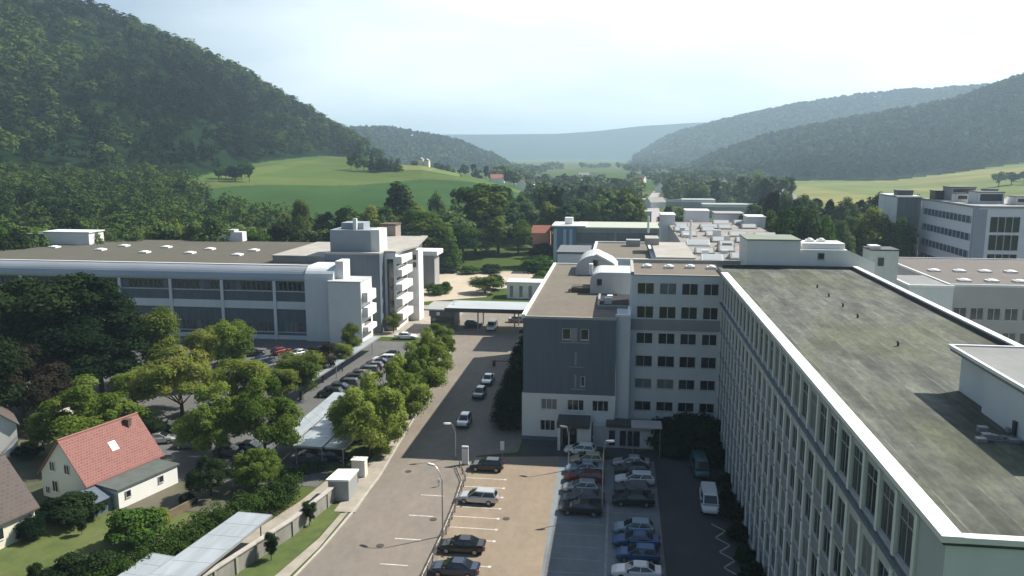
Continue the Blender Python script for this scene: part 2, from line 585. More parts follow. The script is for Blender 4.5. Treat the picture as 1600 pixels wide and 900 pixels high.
def terrain():
    az = np.concatenate([np.linspace(-math.pi, -0.85, 40)[:-1], np.linspace(-0.85, 0.85, 620), np.linspace(0.85, math.pi, 40)[1:-1]])
    rr = np.concatenate([np.linspace(0, 230, 8), np.linspace(245, 1200, 230), np.geomspace(1215, 9300, 120)])
    rr[0] = 0.01
    A, RR = np.meshgrid(az, rr, indexing='ij')
    ang = A - YAW
    X = np.sin(ang) * RR; Y = np.cos(ang) * RR
    Z, who, q, r = height(X, Y, True)
    na, nr = A.shape
    v = np.stack([X, Y, Z], -1).reshape(-1, 3)
    idx = np.arange(na * nr).reshape(na, nr)
    nxt = np.roll(idx, -1, axis=0)
    f = np.stack([idx[:, :-1], nxt[:, :-1], nxt[:, 1:], idx[:, 1:]], -1).reshape(-1, 4)[:, ::-1]
    me = bpy.data.meshes.new('terrain')
    me.vertices.add(len(v)); me.vertices.foreach_set('co', v.ravel())
    me.loops.add(f.size); me.loops.foreach_set('vertex_index', f.ravel())
    me.polygons.add(len(f)); me.polygons.foreach_set('loop_start', np.arange(0, f.size, 4)); me.polygons.foreach_set('loop_total', np.full(len(f), 4))
    # land use: 0 near grass, .2 meadow light, .4 meadow deep, .6 forest floor
    use = np.zeros(na * nr)
    rf = r.ravel(); qf = q.ravel(); wf = who.ravel()
    pyv = 450 - 0 * rf
    use[:] = 0.0
    mead = (qf > 280) & (qf < 830) & (rf > 380) & (rf < 950)
    ln = np.interp(qf, [280, 550, 700, 830], [520, 560, 600, 640]) + 8 * np.sin(qf * .02)
    use[mead & (rf < ln)] = 0.4
    use[mead & (rf >= ln)] = 0.2
    use[(qf > 600) & (qf < 720) & (rf > 660) & (rf < 760)] = 0.8
    use[(qf <= 280) & (rf > 480) & (rf < 560)] = 0.2
    use[(qf > 1180) & (rf > 600) & (rf < 1600)] = 0.8
    use[(wf > 0)] = 0.6
    at_ = me.attributes.new('tint', 'FLOAT', 'POINT')
    at_.data.foreach_set('value', use)
    me.update(); me.validate()
    for p in me.polygons: p.use_smooth = True
    m = bpy.data.materials.new('terrain_soil')
    m.use_nodes = True
    t = m.node_tree
    p = t.nodes['Principled BSDF']; p.inputs['Roughness'].default_value = 1; p.inputs['Specular IOR Level'].default_value = 0
    a = t.nodes.new('ShaderNodeAttribute'); a.attribute_name = 'tint'
    r_ = t.nodes.new('ShaderNodeValToRGB'); r_.color_ramp.interpolation = 'CONSTANT'
    el = r_.color_ramp.elements
    el[0].position = 0; el[0].color = (0.07, 0.10, 0.035, 1)
    el[1].position = 0.1; el[1].color = (0.082, 0.122, 0.044, 1)
    for ps, c in ((0.3, (0.036, 0.080, 0.030, 1)), (0.5, (0.012, 0.026, 0.012, 1)), (0.7, (0.17, 0.19, 0.085, 1))):
        e = el.new(ps); e.color = c
    tcn = t.nodes.new('ShaderNodeTexCoord')
    n = t.nodes.new('ShaderNodeTexNoise'); n.inputs['Scale'].default_value = 0.012; n.inputs['Detail'].default_value = 8; n.inputs['Roughness'].default_value = 0.65
    t.links.new(tcn.outputs['Object'], n.inputs[0])
    r2 = t.nodes.new('ShaderNodeValToRGB'); r2.color_ramp.elements[0].position = 0.3; r2.color_ramp.elements[1].position = 0.7
    r2.color_ramp.elements[0].color = (0.72, 0.72, 0.72, 1); r2.color_ramp.elements[1].color = (1.2, 1.2, 1.1, 1)
    t.links.new(n.outputs[0], r2.inputs[0])
    mm = t.nodes.new('ShaderNodeMix'); mm.data_type = 'RGBA'; mm.blend_type = 'MULTIPLY'; mm.inputs[0].default_value = 1
    t.links.new(a.outputs['Fac'], r_.inputs[0]); t.links.new(r_.outputs[0], mm.inputs[6]); t.links.new(r2.outputs[0], mm.inputs[7])
    # narrow field parcels out in the valley
    vo = t.nodes.new('ShaderNodeTexVoronoi'); vo.inputs['Scale'].default_value = 0.004
    mpv = t.nodes.new('ShaderNodeMapping'); mpv.inputs['Scale'].default_value = (2.4, 0.8, 1); mpv.inputs['Rotation'].default_value = (0, 0, 0.3)
    t.links.new(tcn.outputs['Object'], mpv.inputs[0]); t.links.new(mpv.outputs[0], vo.inputs['Vector'])
    rv = t.nodes.new('ShaderNodeValToRGB')
    rv.color_ramp.elements[0].color = (0.7, 0.95, 0.7, 1); rv.color_ramp.elements[1].color = (1.7, 1.35, 1.3, 1)
    sv = t.nodes.new('ShaderNodeSeparateColor'); t.links.new(vo.outputs['Color'], sv.inputs[0]); t.links.new(sv.outputs[0], rv.inputs[0])
    mv = t.nodes.new('ShaderNodeMix'); mv.data_type = 'RGBA'; mv.blend_type = 'MULTIPLY'; mv.inputs[0].default_value = 0.6
    t.links.new(mm.outputs[2], mv.inputs[6]); t.links.new(rv.outputs[0], mv.inputs[7])
    t.links.new(mv.outputs[2], p.inputs['Base Color'])
    me.materials.append(m)
    o = link('terrain', me)
    o['kind'] = 'structure'
    return o


terrain()


# ------------------------------------------------------------------ surface materials
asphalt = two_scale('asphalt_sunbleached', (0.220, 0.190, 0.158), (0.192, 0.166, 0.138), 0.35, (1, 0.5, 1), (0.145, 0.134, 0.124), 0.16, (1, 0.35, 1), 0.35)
asph_dark = two_scale('asphalt_newer', (0.125, 0.125, 0.125), (0.10, 0.10, 0.10), 0.3, (1, 0.5, 1), (0.10, 0.10, 0.10), 0.2, (1, 0.4, 1), 0.4)
paving = two_scale('parking_slabs', (0.275, 0.220, 0.158), (0.235, 0.186, 0.134), 0.4, (1, 0.4, 1), (0.22, 0.18, 0.135), 0.15, (1, 0.3, 1), 0.4)
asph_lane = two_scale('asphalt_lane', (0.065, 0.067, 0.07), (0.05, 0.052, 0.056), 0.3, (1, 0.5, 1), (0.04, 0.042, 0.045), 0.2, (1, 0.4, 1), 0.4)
asph_bay = two_scale('asphalt_bays', (0.21, 0.235, 0.245), (0.175, 0.195, 0.205), 0.3, (1, 0.5, 1), (0.11, 0.112, 0.115), 0.2, (1, 0.4, 1), 0.4)
pavement_m = mat('pavement_slabs', (0.37, 0.335, 0.28), 0.9, var=0.25, scale=0.6)
curb_m = mat('kerb_stone', (0.46, 0.44, 0.40), 0.85, var=0.2, scale=1.2)
line_m = mat('road_paint', (0.66, 0.65, 0.60), 0.7, var=0.35, scale=2.5)
line_worn = mat('road_paint_worn', (0.34, 0.35, 0.35), 0.8, var=0.3, scale=2.0)
sand_m = mat('sand_court', (0.50, 0.43, 0.33), 0.95, var=0.2, scale=0.15)
lawn_m = two_scale('lawn', (0.085, 0.120, 0.024), (0.055, 0.085, 0.018), 0.5, (1, 1, 1), (0.12, 0.135, 0.04), 0.15, (1, 1, 1), 0.6)
soil_m = two_scale('garden_ground', (0.085, 0.088, 0.050), (0.050, 0.066, 0.026), 0.35, (1, 1, 1), (0.13, 0.115, 0.085), 0.12, (1, 1, 1), 0.8)
concrete = mat('concrete_wall', (0.30, 0.295, 0.27), 0.9, var=0.3, scale=0.7, stretch=(1, 1, 0.4))
bark = mat('bark', (0.10, 0.075, 0.05), 1, var=0.4, scale=3)
white_wall = mat('white_render', (0.80, 0.80, 0.77), 0.85, var=0.08, scale=0.35)
white_metal = mat('white_sheet_metal', (0.80, 0.80, 0.78), 0.45, var=0.06, scale=1)
grey_render = mat('grey_render', (0.52, 0.54, 0.55), 0.85, var=0.12, scale=0.3, stretch=(1, 1, 0.35))
light_render = mat('light_grey_render', (0.70, 0.73, 0.74), 0.85, var=0.1, scale=0.3, stretch=(1, 1, 0.35))
mid_render = mat('mid_grey_render', (0.33, 0.335, 0.335), 0.85, var=0.12, scale=0.3, stretch=(1, 1, 0.35))
slate_clad = mat('slate_cladding', (0.125, 0.160, 0.20), 0.6, var=0.18, scale=0.5, stretch=(3, 3, 0.3))
glass = mat('window_glass', (0.018, 0.024, 0.032), 0.12, var=0.5, scale=0.25, spec=0.8)
glass_blind = mat('glass_with_blind', (0.20, 0.22, 0.22), 0.3, var=0.3, scale=0.6)
frame_m = mat('window_frame_grey', (0.42, 0.43, 0.43), 0.5)
frame_w = mat('window_frame_white', (0.72, 0.72, 0.70), 0.5)
dark_m = mat('dark_metal', (0.05, 0.052, 0.055), 0.5)
galv = mat('galvanised_steel', (0.42, 0.43, 0.44), 0.4, metal=0.5, var=0.15, scale=3)
brown_roof = two_scale('gravel_roof_brown', (0.160, 0.136, 0.106), (0.135, 0.116, 0.092), 0.35, (1, 1, 1), (0.16, 0.145, 0.11), 0.07, (1, 1, 1), 0.7)
factory_roof = two_scale('gravel_roof_factory', (0.100, 0.090, 0.066), (0.082, 0.076, 0.058), 0.25, (1, 1, 1), (0.085, 0.085, 0.062), 0.05, (1, 1, 1), 0.7)
moss_roof = two_scale('mossy_bitumen_roof', (0.118, 0.128, 0.104), (0.052, 0.060, 0.052), 0.42, (1.6, 0.28, 1), (0.080, 0.094, 0.052), 0.13, (1.3, 0.5, 1), 0.8, seams=1.15, seamcol=(0.19, 0.195, 0.18), speck=(1.7, (1.6, .6, 1), .66, 1.22))
dome_m = mat('skylight_dome', (0.82, 0.82, 0.80), 0.3)


# ------------------------------------------------------------------ foliage meshes
def leaf_cloud(cent, rad, n, leaf, rg, squash=0.9, up=0.35, jit=0.5, spread=(0.45, 1.2)):
    """n quads on the shells of the given clumps; returns quad corner array (m,4,3) and tint per quad"""
    cent = np.asarray(cent, float); rad = np.asarray(rad, float)
    k = len(cent)
    w = rad ** 2; w = w / w.sum()
    ci = rg.choice(k, n, p=w)
    d = rg.normal(size=(n, 3)); d /= np.linalg.norm(d, axis=1)[:, None]
    d[:, 2] = np.where(d[:, 2] < -0.35, -d[:, 2], d[:, 2])
    pos = cent[ci] + d * rad[ci][:, None] * rg.uniform(*spread, n)[:, None] * np.array((1, 1, squash))
    mid = cent.mean(0)
    nrm = d * 0.9 + rg.normal(size=(n, 3)) * jit + (pos - mid) / (np.abs(pos - mid).max() + 1e-6) * 0.5
    nrm[:, 2] += up
    nrm /= np.linalg.norm(nrm, axis=1)[:, None]
    t = np.cross(nrm, rg.normal(size=(n, 3))); t /= np.linalg.norm(t, axis=1)[:, None]
    b = np.cross(nrm, t)
    s = leaf * rg.uniform(0.5, 1.3, n)[:, None]
    e = rg.uniform(0.5, 1.0, n)[:, None]
    q = np.stack([pos - t * s - b * s * e * .3, pos - t * s * .2 - b * s * e, pos + t * s + b * s * e * .2, pos + t * s * .1 + b * s * e], 1)
    ct = rg.uniform(0, 1, k)
    tint = np.clip(0.55 * ct[ci] + 0.45 * rg.uniform(0, 1, n), 0, 1)
    return q, tint


def quads_mesh(name, q, tint, m):
    n = len(q)
    me = bpy.data.meshes.new(name)
    me.vertices.add(n * 4); me.vertices.foreach_set('co', q.reshape(-1).astype('f4'))
    me.loops.add(n * 4); me.loops.foreach_set('vertex_index', np.arange(n * 4, dtype='i4'))
    me.polygons.add(n); me.polygons.foreach_set('loop_start', np.arange(0, n * 4, 4, dtype='i4')); me.polygons.foreach_set('loop_total', np.full(n, 4, 'i4'))
    a = me.attributes.new('tint', 'FLOAT', 'POINT')
    a.data.foreach_set('value', np.repeat(tint, 4).astype('f4'))
    me.materials.append(m)
    me.update()
    return me


def clumps(kind, rg):
    """clump centres and radii of a unit-high tree (trunk foot at origin, top near z=1)"""
    c, r = [], []
    if kind == 'broad':
        for i in range(40):
            d = rg.normal(size=3); d /= np.linalg.norm(d)
            k = rg.uniform(0.25, 1.0) ** 0.6
            c.append((d[0] * 0.25 * k, d[1] * 0.25 * k, 0.56 + d[2] * 0.34 * k)); r.append(rg.uniform(0.07, 0.135))
    elif kind == 'tall':
        for i in range(40):
            z = rg.uniform(0.12, 0.92)
            w = 0.18 * math.sin(min(1, (1.04 - z) / 0.5) * math.pi / 2) * (0.7 + 0.3 * min(1, z / .3))
            a = rg.uniform(0, 6.28); k = rg.uniform(0.2, 1) ** .6
            c.append((math.cos(a) * w * k, math.sin(a) * w * k, z)); r.append(rg.uniform(0.05, 0.10))
    elif kind == 'conifer':
        for i in range(16):
            z = 0.08 + i / 16 * 0.86
            w = 0.20 * (1 - z) ** 0.8 + 0.012
            for j in range(max(1, int(6 * (1 - z)) + 1)):
                a = rg.uniform(0, 6.28)
                c.append((math.cos(a) * w * .7, math.sin(a) * w * .7, z)); r.append(w * .5 + 0.015)
    elif kind == 'wide':
        for i in range(64):
            a = rg.uniform(0, 6.28); k = math.sqrt(rg.uniform(0, 1))
            t = rg.uniform(0.0, 1) ** .6
            z = 0.24 + 0.62 * t * math.sqrt(max(0.05, 1 - k * k * .9)) * rg.uniform(.8, 1.12)
            c.append((math.cos(a) * 0.44 * k, math.sin(a) * 0.44 * k, z)); r.append(rg.uniform(0.05, 0.13))
    elif kind == 'bush':
        for i in range(18):
            a = rg.uniform(0, 6.28); k = math.sqrt(rg.uniform(0, 1))
            c.append((math.cos(a) * 0.42 * k, math.sin(a) * 0.42 * k, 0.18 + 0.52 * rg.uniform(0.1, 1) * math.sqrt(max(0.1, 1 - k * k)))); r.append(rg.uniform(0.14, 0.27))
    return np.array(c), np.array(r)


def trunk_mesh(kind, rg, cl):
    b = MB()
    top = {'broad': .62, 'tall': .85, 'conifer': .95, 'wide': .5, 'bush': .3}[kind]
    r0 = {'broad': .028, 'tall': .018, 'conifer': .018, 'wide': .030, 'bush': .03}[kind]
    z0 = top * .4
    b.bar((0, 0, -0.02), (0.006, 0.004, z0), r0, n=7, r2=r0 * .75)
    b.bar((0.006, 0.004, z0), (0.0, 0.01, top), r0 * .75, n=6, r2=r0 * .3)
    ids = rg.choice(len(cl), min(7, len(cl)), replace=False)
    for i in ids:
        c = cl[i]
        s = z0 * rg.uniform(.7, 1.1)
        if c[2] > s + .03:
            b.bar((0.003, 0.004, s), tuple(c * np.array((.85, .85, 1))), r0 * .4, n=5, r2=r0 * .12)
    return b.mesh('trunk_' + kind, bark)


G_BRIGHT = foliage('leaves_bright_green', (0.105, 0.165, 0.024), (0.330, 0.400, 0.095), transl=0.52)
G_LIME = foliage('leaves_fresh_green', (0.075, 0.135, 0.022), (0.275, 0.350, 0.075), transl=0.50)
G_MID = foliage('leaves_mid_green', (0.030, 0.072, 0.016), (0.100, 0.180, 0.032))
G_DARK = foliage('leaves_dark_green', (0.007, 0.017, 0.008), (0.030, 0.050, 0.017), transl=0.08)
G_OLIVE = foliage('leaves_olive_green', (0.085, 0.130, 0.024), (0.255, 0.300, 0.065), brown=(0.24, 0.22, 0.06), transl=0.48)
G_BROWN = foliage('leaves_copper_brown', (0.014, 0.013, 0.010), (0.042, 0.034, 0.023), transl=0.08)
G_VALLEY = foliage('leaves_valley_green', (0.040, 0.080, 0.028), (0.150, 0.215, 0.070))
PROTO = {}
CW = {'broad': 0.72, 'tall': 0.48, 'conifer': 0.44, 'wide': 1.08, 'bush': 1.35}   # natural width / height


def proto(kind, detail):
    """two differing meshes (crown, trunk) per kind and detail"""
    k = (kind, detail)
    if k not in PROTO:
        out = []
        nv = 3
        for s in range(nv):
            rg = np.random.RandomState(abs(hash_(kind)) % 1000 + s * 31 + detail)
            cl, rr = clumps(kind, rg)
            n, leaf = {0: (17000, 0.0130), 1: (8000, 0.021), 2: (1500, 0.042)}[detail]
            if kind == 'wide' and detail == 0: leaf, n = 0.0145, 24000
            if kind == 'bush': n, leaf = {0: (9000, 0.034), 1: (3000, 0.05), 2: (500, .1)}[detail]
            if kind == 'conifer': leaf *= 0.8
            q, t = leaf_cloud(cl, rr, n, leaf, rg)
            zt = np.percentile(q[:, :, 2], 99.7)
            wd_ = (np.percentile(q[:, :, 0], 98.5) - np.percentile(q[:, :, 0], 1.5) + np.percentile(q[:, :, 1], 98.5) - np.percentile(q[:, :, 1], 1.5)) / 2
            sc_ = np.array((CW[kind] / wd_, CW[kind] / wd_, 1 / zt))
            q = q * sc_; cl = cl * sc_
            cm = quads_mesh('crown_' + kind, q, t, G_MID)
            out.append((cm, trunk_mesh(kind, rg, cl)))
        PROTO[k] = out
    return PROTO[k]


def hash_(s):
    return sum(ord(c) * (i + 3) for i, c in enumerate(s))


TRND = random.Random(11)
TREES = []


def tree(x, y, h, w, kind, m, label, group=None, detail=1, name=None, z=None, cat='tree'):
    """w = crown width over height relative to the mesh's own"""
    z = hz(x, y) if z is None else z
    nm = name or {'broad': 'broadleaf_tree', 'tall': 'poplar_tree', 'conifer': 'conifer_tree', 'wide': 'spreading_tree', 'bush': 'shrub'}[kind]
    cm, tm = proto(kind, detail)[TRND.randrange(3)]
    t = thing(nm, label, cat, (x, y, z - 0.05), TRND.uniform(0, 6.28), group)
    c = link('crown', cm, t)
    c.material_slots[0].link = 'OBJECT'
    c.material_slots[0].material = m
    k = link('trunk' if kind != 'bush' else 'stem', tm, t)
    for o in (c, k):
        o.scale = (h * w, h * w, h)
    TREES.append(t)
    return t




def tree_px(px, r_or_base, top, wpx, kind, m, label, group=None, detail=1, far=False, name=None, cat='tree', hmin=None):
    """place by picture column and either ground row (near) or distance (far); crown width in pixels"""
    if far:
        dx, dy = dirq(px)
        x, y = dx * r_or_base, dy * r_or_base
        z = hz(x, y)
        zt = zrad(px, top, r_or_base)
        dist = r_or_base
    else:
        x, y = at(px, r_or_base)
        z = 0
        dist = math.hypot(x, y)
        zt = zrad(px, top, dist)
    h = max(zt - z, hmin or 1.0)
    wm = wpx / F * math.hypot(dist * .98, 10)
    return tree(x, y, h, max(0.4, min(3.2, wm / h / CW[kind])), kind, m, label, group, detail, name, z, cat)


# ------------------------------------------------------------------ forests (nobody could count them)
def forest(name, pts, hs, ws, label, m, nq=120, leaf=1.1, seed=1, con=0.3, tint_fn=None):
    rg = np.random.RandomState(seed)
    tmpl = []
    for k in range(6):
        kind = 'conifer' if k < 2 else ('broad' if k < 4 else 'tall')
        cl, rr = clumps(kind, rg)
        if kind == 'tall':
            cl = cl * np.array((1.5, 1.5, 1)); rr = rr * 1.3
        if kind == 'broad':
            cl = cl * np.array((1.25, 1.25, 1.0)); rr = rr * 1.2
        q, t = leaf_cloud(cl, rr, nq, leaf / 13, rg, up=0.1, jit=0.18, spread=(0.8, 1.05))
        q = q[q[:, :, 2].mean(1) > 0.30]
        tmpl.append(q)
    Q, T = [], []
    n = len(pts)
    isc = rg.uniform(0, 1, n) < (con * np.clip(1 + 2.2 * wob(pts[:, 0], pts[:, 1], 70, 77 + seed), 0.1, 3.2))
    ki = np.where(isc, rg.randint(0, 2, n), rg.randint(2, 6, n))
    tt = rg.uniform(0.1, 0.9, n)
    if tint_fn is not None:
        tt = np.clip(tt * 0.7 + tint_fn * 0.7 - .15, 0, 1)
    tt = np.where(isc, tt * 0.35, tt)
    for k in range(6):
        s = np.where(ki == k)[0]
        if not len(s): continue
        a = rg.uniform(0, 6.28, len(s)); ca, sa = np.cos(a), np.sin(a)
        q = tmpl[k]
        X = (q[None, :, :, 0] * ca[:, None, None] - q[None, :, :, 1] * sa[:, None, None]) * ws[s][:, None, None] + pts[s, 0][:, None, None]
        Y = (q[None, :, :, 0] * sa[:, None, None] + q[None, :, :, 1] * ca[:, None, None]) * ws[s][:, None, None] + pts[s, 1][:, None, None]
        Z = q[None, :, :, 2] * hs[s][:, None, None] + pts[s, 2][:, None, None]
        Q.append(np.stack([X, Y, Z], -1).reshape(-1, 4, 3))
        T.append((tt[s][:, None] * .75 + rg.uniform(0, .25, (len(s), len(q)))).reshape(-1))
    me = quads_mesh(name, np.concatenate(Q), np.concatenate(T), m)
    o = link(name, me)
    return tag(o, label, 'forest', kind='stuff')


def scatter(q0, q1, r0, r1, spacing, keep, seed):
    rg = np.random.RandomState(seed)
    a0 = math.atan2(q0 - 800, F); a1 = math.atan2(q1 - 800, F)
    area = 0.5 * (a1 - a0) * (r1 ** 2 - r0 ** 2)
    n = int(area / spacing ** 2)
    # jittered rows
    out = []
    rr = np.sqrt(rg.uniform(r0 ** 2, r1 ** 2, n)); aa = rg.uniform(a0, a1, n) - YAW
    x, y = np.sin(aa) * rr, np.cos(aa) * rr
    # thin out points that stand too close
    cell = {}
    sel = []
    d = spacing * 0.62
    for i in range(n):
        k = (int(x[i] // d), int(y[i] // d))
        if any((k[0] + dx, k[1] + dy) in cell for dx in (0,) for dy in (0,)): continue
        cell[k] = 1
        sel.append(i)
    x, y = x[sel], y[sel]
    z, who, q, r = height(x, y, True)
    k = keep(x, y, z, who, q, r)
    return np.stack([x[k], y[k], z[k]], -1), who[k], q[k], r[k]


rgF = np.random.RandomState(5)
F_HILL = foliage('forest_hill_leaves', (0.006, 0.017, 0.008), (0.082, 0.132, 0.028), tint=True, transl=0.15)
F_FAR = foliage('forest_far_leaves', (0.018, 0.036, 0.020), (0.095, 0.130, 0.045), tint=True, transl=0.1)

foot_q = [-200, 0, 200, 300, 360, 400, 450, 500, 545, 560, 600]
foot_r = [560, 560, 565, 590, 640, 690, 760, 850, 870, 860, 900]
p, who, q, r = scatter(-120, 575, 540, 1180, 9.6, lambda x, y, z, w, q, r: (w == 1) & (r > np.interp(q, foot_q, foot_r)) & (r < 1160), 21)
h = rgF.uniform(9, 20, len(p))
tn = 0.45 + 1.1 * wob(p[:, 0], p[:, 1], 45, 3) + 0.25 * wob(p[:, 0], p[:, 1], 15, 9)
forest('forest_hillside', p, h, h * rgF.uniform(1.1, 1.6, len(p)), 'dense mixed forest covering the big steep hill on the left', F_HILL, 190, 0.85, 2, 0.38, tn)

# wood between factory and hill
wq = [-200, 0, 120, 260, 300, 330, 360, 420, 480]
wr = [505, 505, 505, 540, 500, 440, 400, 375, 350]
p, who, q, r = scatter(-120, 500, 262, 560, 6.6, lambda x, y, z, w, q, r: (r < np.interp(q, wq, wr)) & (w == 0), 22)
h = rgF.uniform(9, 15, len(p)) * np.where(r > 330, 1.0, 1.0)
tn = 0.6 + 0.6 * wob(p[:, 0], p[:, 1], 22, 5)
forest('woodland_slope', p, h, h * rgF.uniform(0.85, 1.2, len(p)), 'mixed green woodland climbing from the long factory to the hill meadow', F_HILL, 330, 0.62, 3, 0.12, tn)

# thickets on the second hill, the right hills and the valley floor
p, who, q, r = scatter(470, 830, 1700, 2380, 13, lambda x, y, z, w, q, r: (w == 2), 23)
h = rgF.uniform(13, 20, len(p))
forest('forest_second_hill', p, h, h * 1.1, 'hazy forest on the low ridge beyond the meadow', F_FAR, 46, 2.4, 4, 0.3)
p, who, q, r = scatter(1040, 1720, 1180, 2150, 13, lambda x, y, z, w, q, r: (w == 5), 24)
h = rgF.uniform(13, 20, len(p))
rel = np.clip((r - 1250) / 500, 0, 1)
tn = np.where(rel < .45, -0.4, 0.5) + 0.5 * wob(p[:, 0], p[:, 1], 90, 15)
forest('forest_right_ridge', p, h, h * 1.15, 'hazy forest on the right hand ridge above the pale field', F_FAR, 46, 2.4, 5, 0.3, tn)
p, who, q, r = scatter(990, 1720, 2450, 3650, 19, lambda x, y, z, w, q, r: (w == 4), 25)
h = rgF.uniform(16, 24, len(p))
forest('forest_distant_ridge', p, h, h * 1.4, 'pale blue forest on the long distant ridge', F_FAR, 30, 3.6, 6, 0.2, 0.5 + 0.6 * wob(p[:, 0], p[:, 1], 200, 16))


def valley_keep(x, y, z, w, q, r):
    g = wob(x, y, 60, 31) + 0.6 * wob(x, y, 25, 32)
    inn = (w == 0) & (q > 770) & (q < 1420)
    lim = np.interp(q, [770, 850, 1000, 1200, 1300, 1420], [760, 560, 520, 480, 470, 430])
    fields = (r > 760) & (q > 880) & (g < 0.30)
    right_field = (q > 1200) & (r > 560)
    return inn & (r > lim) & ~((q > 995) & (q < 1190) & (r < 600)) & ~((q > 1005) & (q < 1040) & (r < 900)) & (g > 0.12) & ~fields & ~right_field


p, who, q, r = scatter(740, 1420, 440, 2300, 12, valley_keep, 26)
h = rgF.uniform(9, 18, len(p))
forest('valley_woods', p, h, h * 1.2, 'belts of far woodland across the valley floor', foliage('valley_wood_leaves', (0.030, 0.058, 0.026), (0.140, 0.185, 0.065), tint=True, transl=0.1), 70, 1.7, 7, 0.15, 0.55 + 0.4 * wob(p[:, 0], p[:, 1], 60, 33))


# ------------------------------------------------------------------ ground sheets, roads, kerbs, markings
grd = sheet('car_park_ground', [(-135, 84), (-34, 84), (-34, 100), (-37, 150), (-36, 156), (-135, 156)], 0.016, asph_dark)
road = sheet('road', [(-29.7, 44), (-29.0, 62), (-28.2, 70), (-27.9, 88), (-29.6, 115), (-31.5, 144), (-34, 160), (-36, 163), (-60, 164), (-60, 196), (-14, 196), (-12.4, 160), (-12.4, 103), (-12.4, 98), (-17.5, 96), (-17.2, 92), (-16.2, 66), (-15.4, 44)], 0.020, asphalt)
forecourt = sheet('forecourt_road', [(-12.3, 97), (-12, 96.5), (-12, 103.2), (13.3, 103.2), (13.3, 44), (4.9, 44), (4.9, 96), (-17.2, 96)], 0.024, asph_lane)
aisle = sheet('parking_aisle', [(-15.6, 44), (-6.0, 44), (-7.0, 97.2), (-17.6, 95.6), (-16.3, 66)], 0.028, paving)
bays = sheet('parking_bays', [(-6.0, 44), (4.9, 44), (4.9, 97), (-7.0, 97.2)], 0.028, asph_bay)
pav = sheet('pavement', strip_poly([(-28.6, 78), (-29.0, 90), (-31.0, 115), (-33.2, 144), (-36, 162)], 2.4), 0.09, pavement_m)
pav2 = sheet('pavement_corner', [(-31.4, 44), (-29.9, 44), (-29.4, 62), (-28.4, 70), (-28.2, 78), (-28.9, 77.6), (-29.1, 72), (-30.5, 64)], 0.09, pavement_m)
kb = MB()
kp = [(-29.6, 44), (-28.9, 62), (-28.1, 70), (-27.75, 78), (-27.75, 88), (-29.4, 115), (-31.4, 144), (-33.8, 160)]
for a, b in zip(kp, kp[1:]):
    pl = strip_poly([a, b], 0.22)
    kb.prism(pl, 0, 0.12)
kerb = kb.build('kerb', curb_m); kerb['kind'] = 'structure'
verge = sheet('verge_lawn', [(-31.6, 44), (-30.7, 63), (-29.3, 72), (-29.0, 79.6), (-31.0, 79.8), (-33.0, 71.5), (-36.4, 60), (-40, 44)], 0.06, lawn_m)
verge2 = sheet('tree_verge', [(-29.9, 88), (-34.5, 88), (-37.6, 110), (-39.2, 150), (-37.5, 162), (-34.5, 146), (-32.2, 115), (-30.1, 92)], 0.05, lawn_m)
yard = sheet('wall_path', [(-31.0, 80), (-33.2, 71.7), (-36.8, 60), (-42, 44), (-46, 44), (-38, 66), (-34.4, 80), (-33.6, 86), (-30.4, 86)], 0.05, pavement_m)
drive = sheet('drive_gravel', [(-52, 84), (-34.4, 84), (-34.4, 92), (-42, 104), (-60, 110), (-66, 96), (-56, 90)], 0.034, asph_dark)
garden = sheet('garden_lawn', [(-90, 44), (-44.5, 44), (-42.5, 60), (-39.4, 74), (-47, 76), (-64, 74), (-90, 66)], 0.04, lawn_m)
garden2 = sheet('garden_yard', [(-90, 66), (-64, 74), (-47, 76), (-38.6, 76), (-38, 84), (-52, 84), (-56, 90), (-66, 96), (-90, 100)], 0.03, soil_m)
sand = sheet('sand_court', [at(655, 472), at(760, 464), at(770, 452), at(836, 447), at(836, 424), at(655, 424)], 0.03, sand_m)
court2 = sheet('gate_apron', [(-60, 160), (-37, 160), (-37, 196), (-60, 196)], 0.024, pavement_m)
behind = sheet('works_yard', [(-12, 156), (140, 156), (140, 106), (240, 106), (240, 330), (-12, 330)], 0.02, asph_dark)
rd2 = sheet('valley_road', strip_poly([at(1030, 352), at(1021, 330), at(1019, 312), at(1026, 300), at(1060, 290)], 8), 0.25, mat('far_road', (0.36, 0.33, 0.33), 0.9))
rd3 = sheet('village_road', strip_poly([(a[0], a[1]) for a in (at(838, 330), at(836, 312), at(825, 296), at(790, 287))], 6), 0.3, mat('far_road', (0.36, 0.33, 0.33), 0.9))

# markings
ml = MB()
for y in (67.8, 72.9, 78.2, 83.4):
    ml.face([(-21.6, y, .032), (-18.9, y, .032), (-18.9, y + .16, .032), (-21.6, y + .16, .032)])
ml.build('parallel_bay_lines', line_m)['kind'] = 'structure'
ml = MB()
for y in (63.6, 66.1, 68.6, 73.6, 76.1, 78.6, 81.0, 83.9, 86.4, 88.9):
    x = -16.4 - (y - 66) * .07
    ml.face([(x + .3, y, .036), (x + 5.3, y, .036), (x + 5.3, y + .13, .036), (x + .3, y + .13, .036)])
    ml.face([(x + 5.1, y - .12, .040), (x + 5.4, y - .12, .040), (x + 5.4, y + .26, .040), (x + 5.1, y + .26, .040)])
ml.build('aisle_bay_lines', line_m)['kind'] = 'structure'
ml = MB()
for k in range(14):
    y = 61.0 + 2.52 * k
    ml.face([(-5.9, y, .036), (-1.0, y, .036), (-1.0, y + .12, .036), (-5.9, y + .12, .036)])
    ml.face([(-.3, y + .6, .036), (4.6, y + .6, .036), (4.6, y + .72, .036), (-.3, y + .72, .036)])
ml.face([(-.75, 46, .040), (-.5, 46, .040), (-.5, 84, .040), (-.75, 84, .040)])
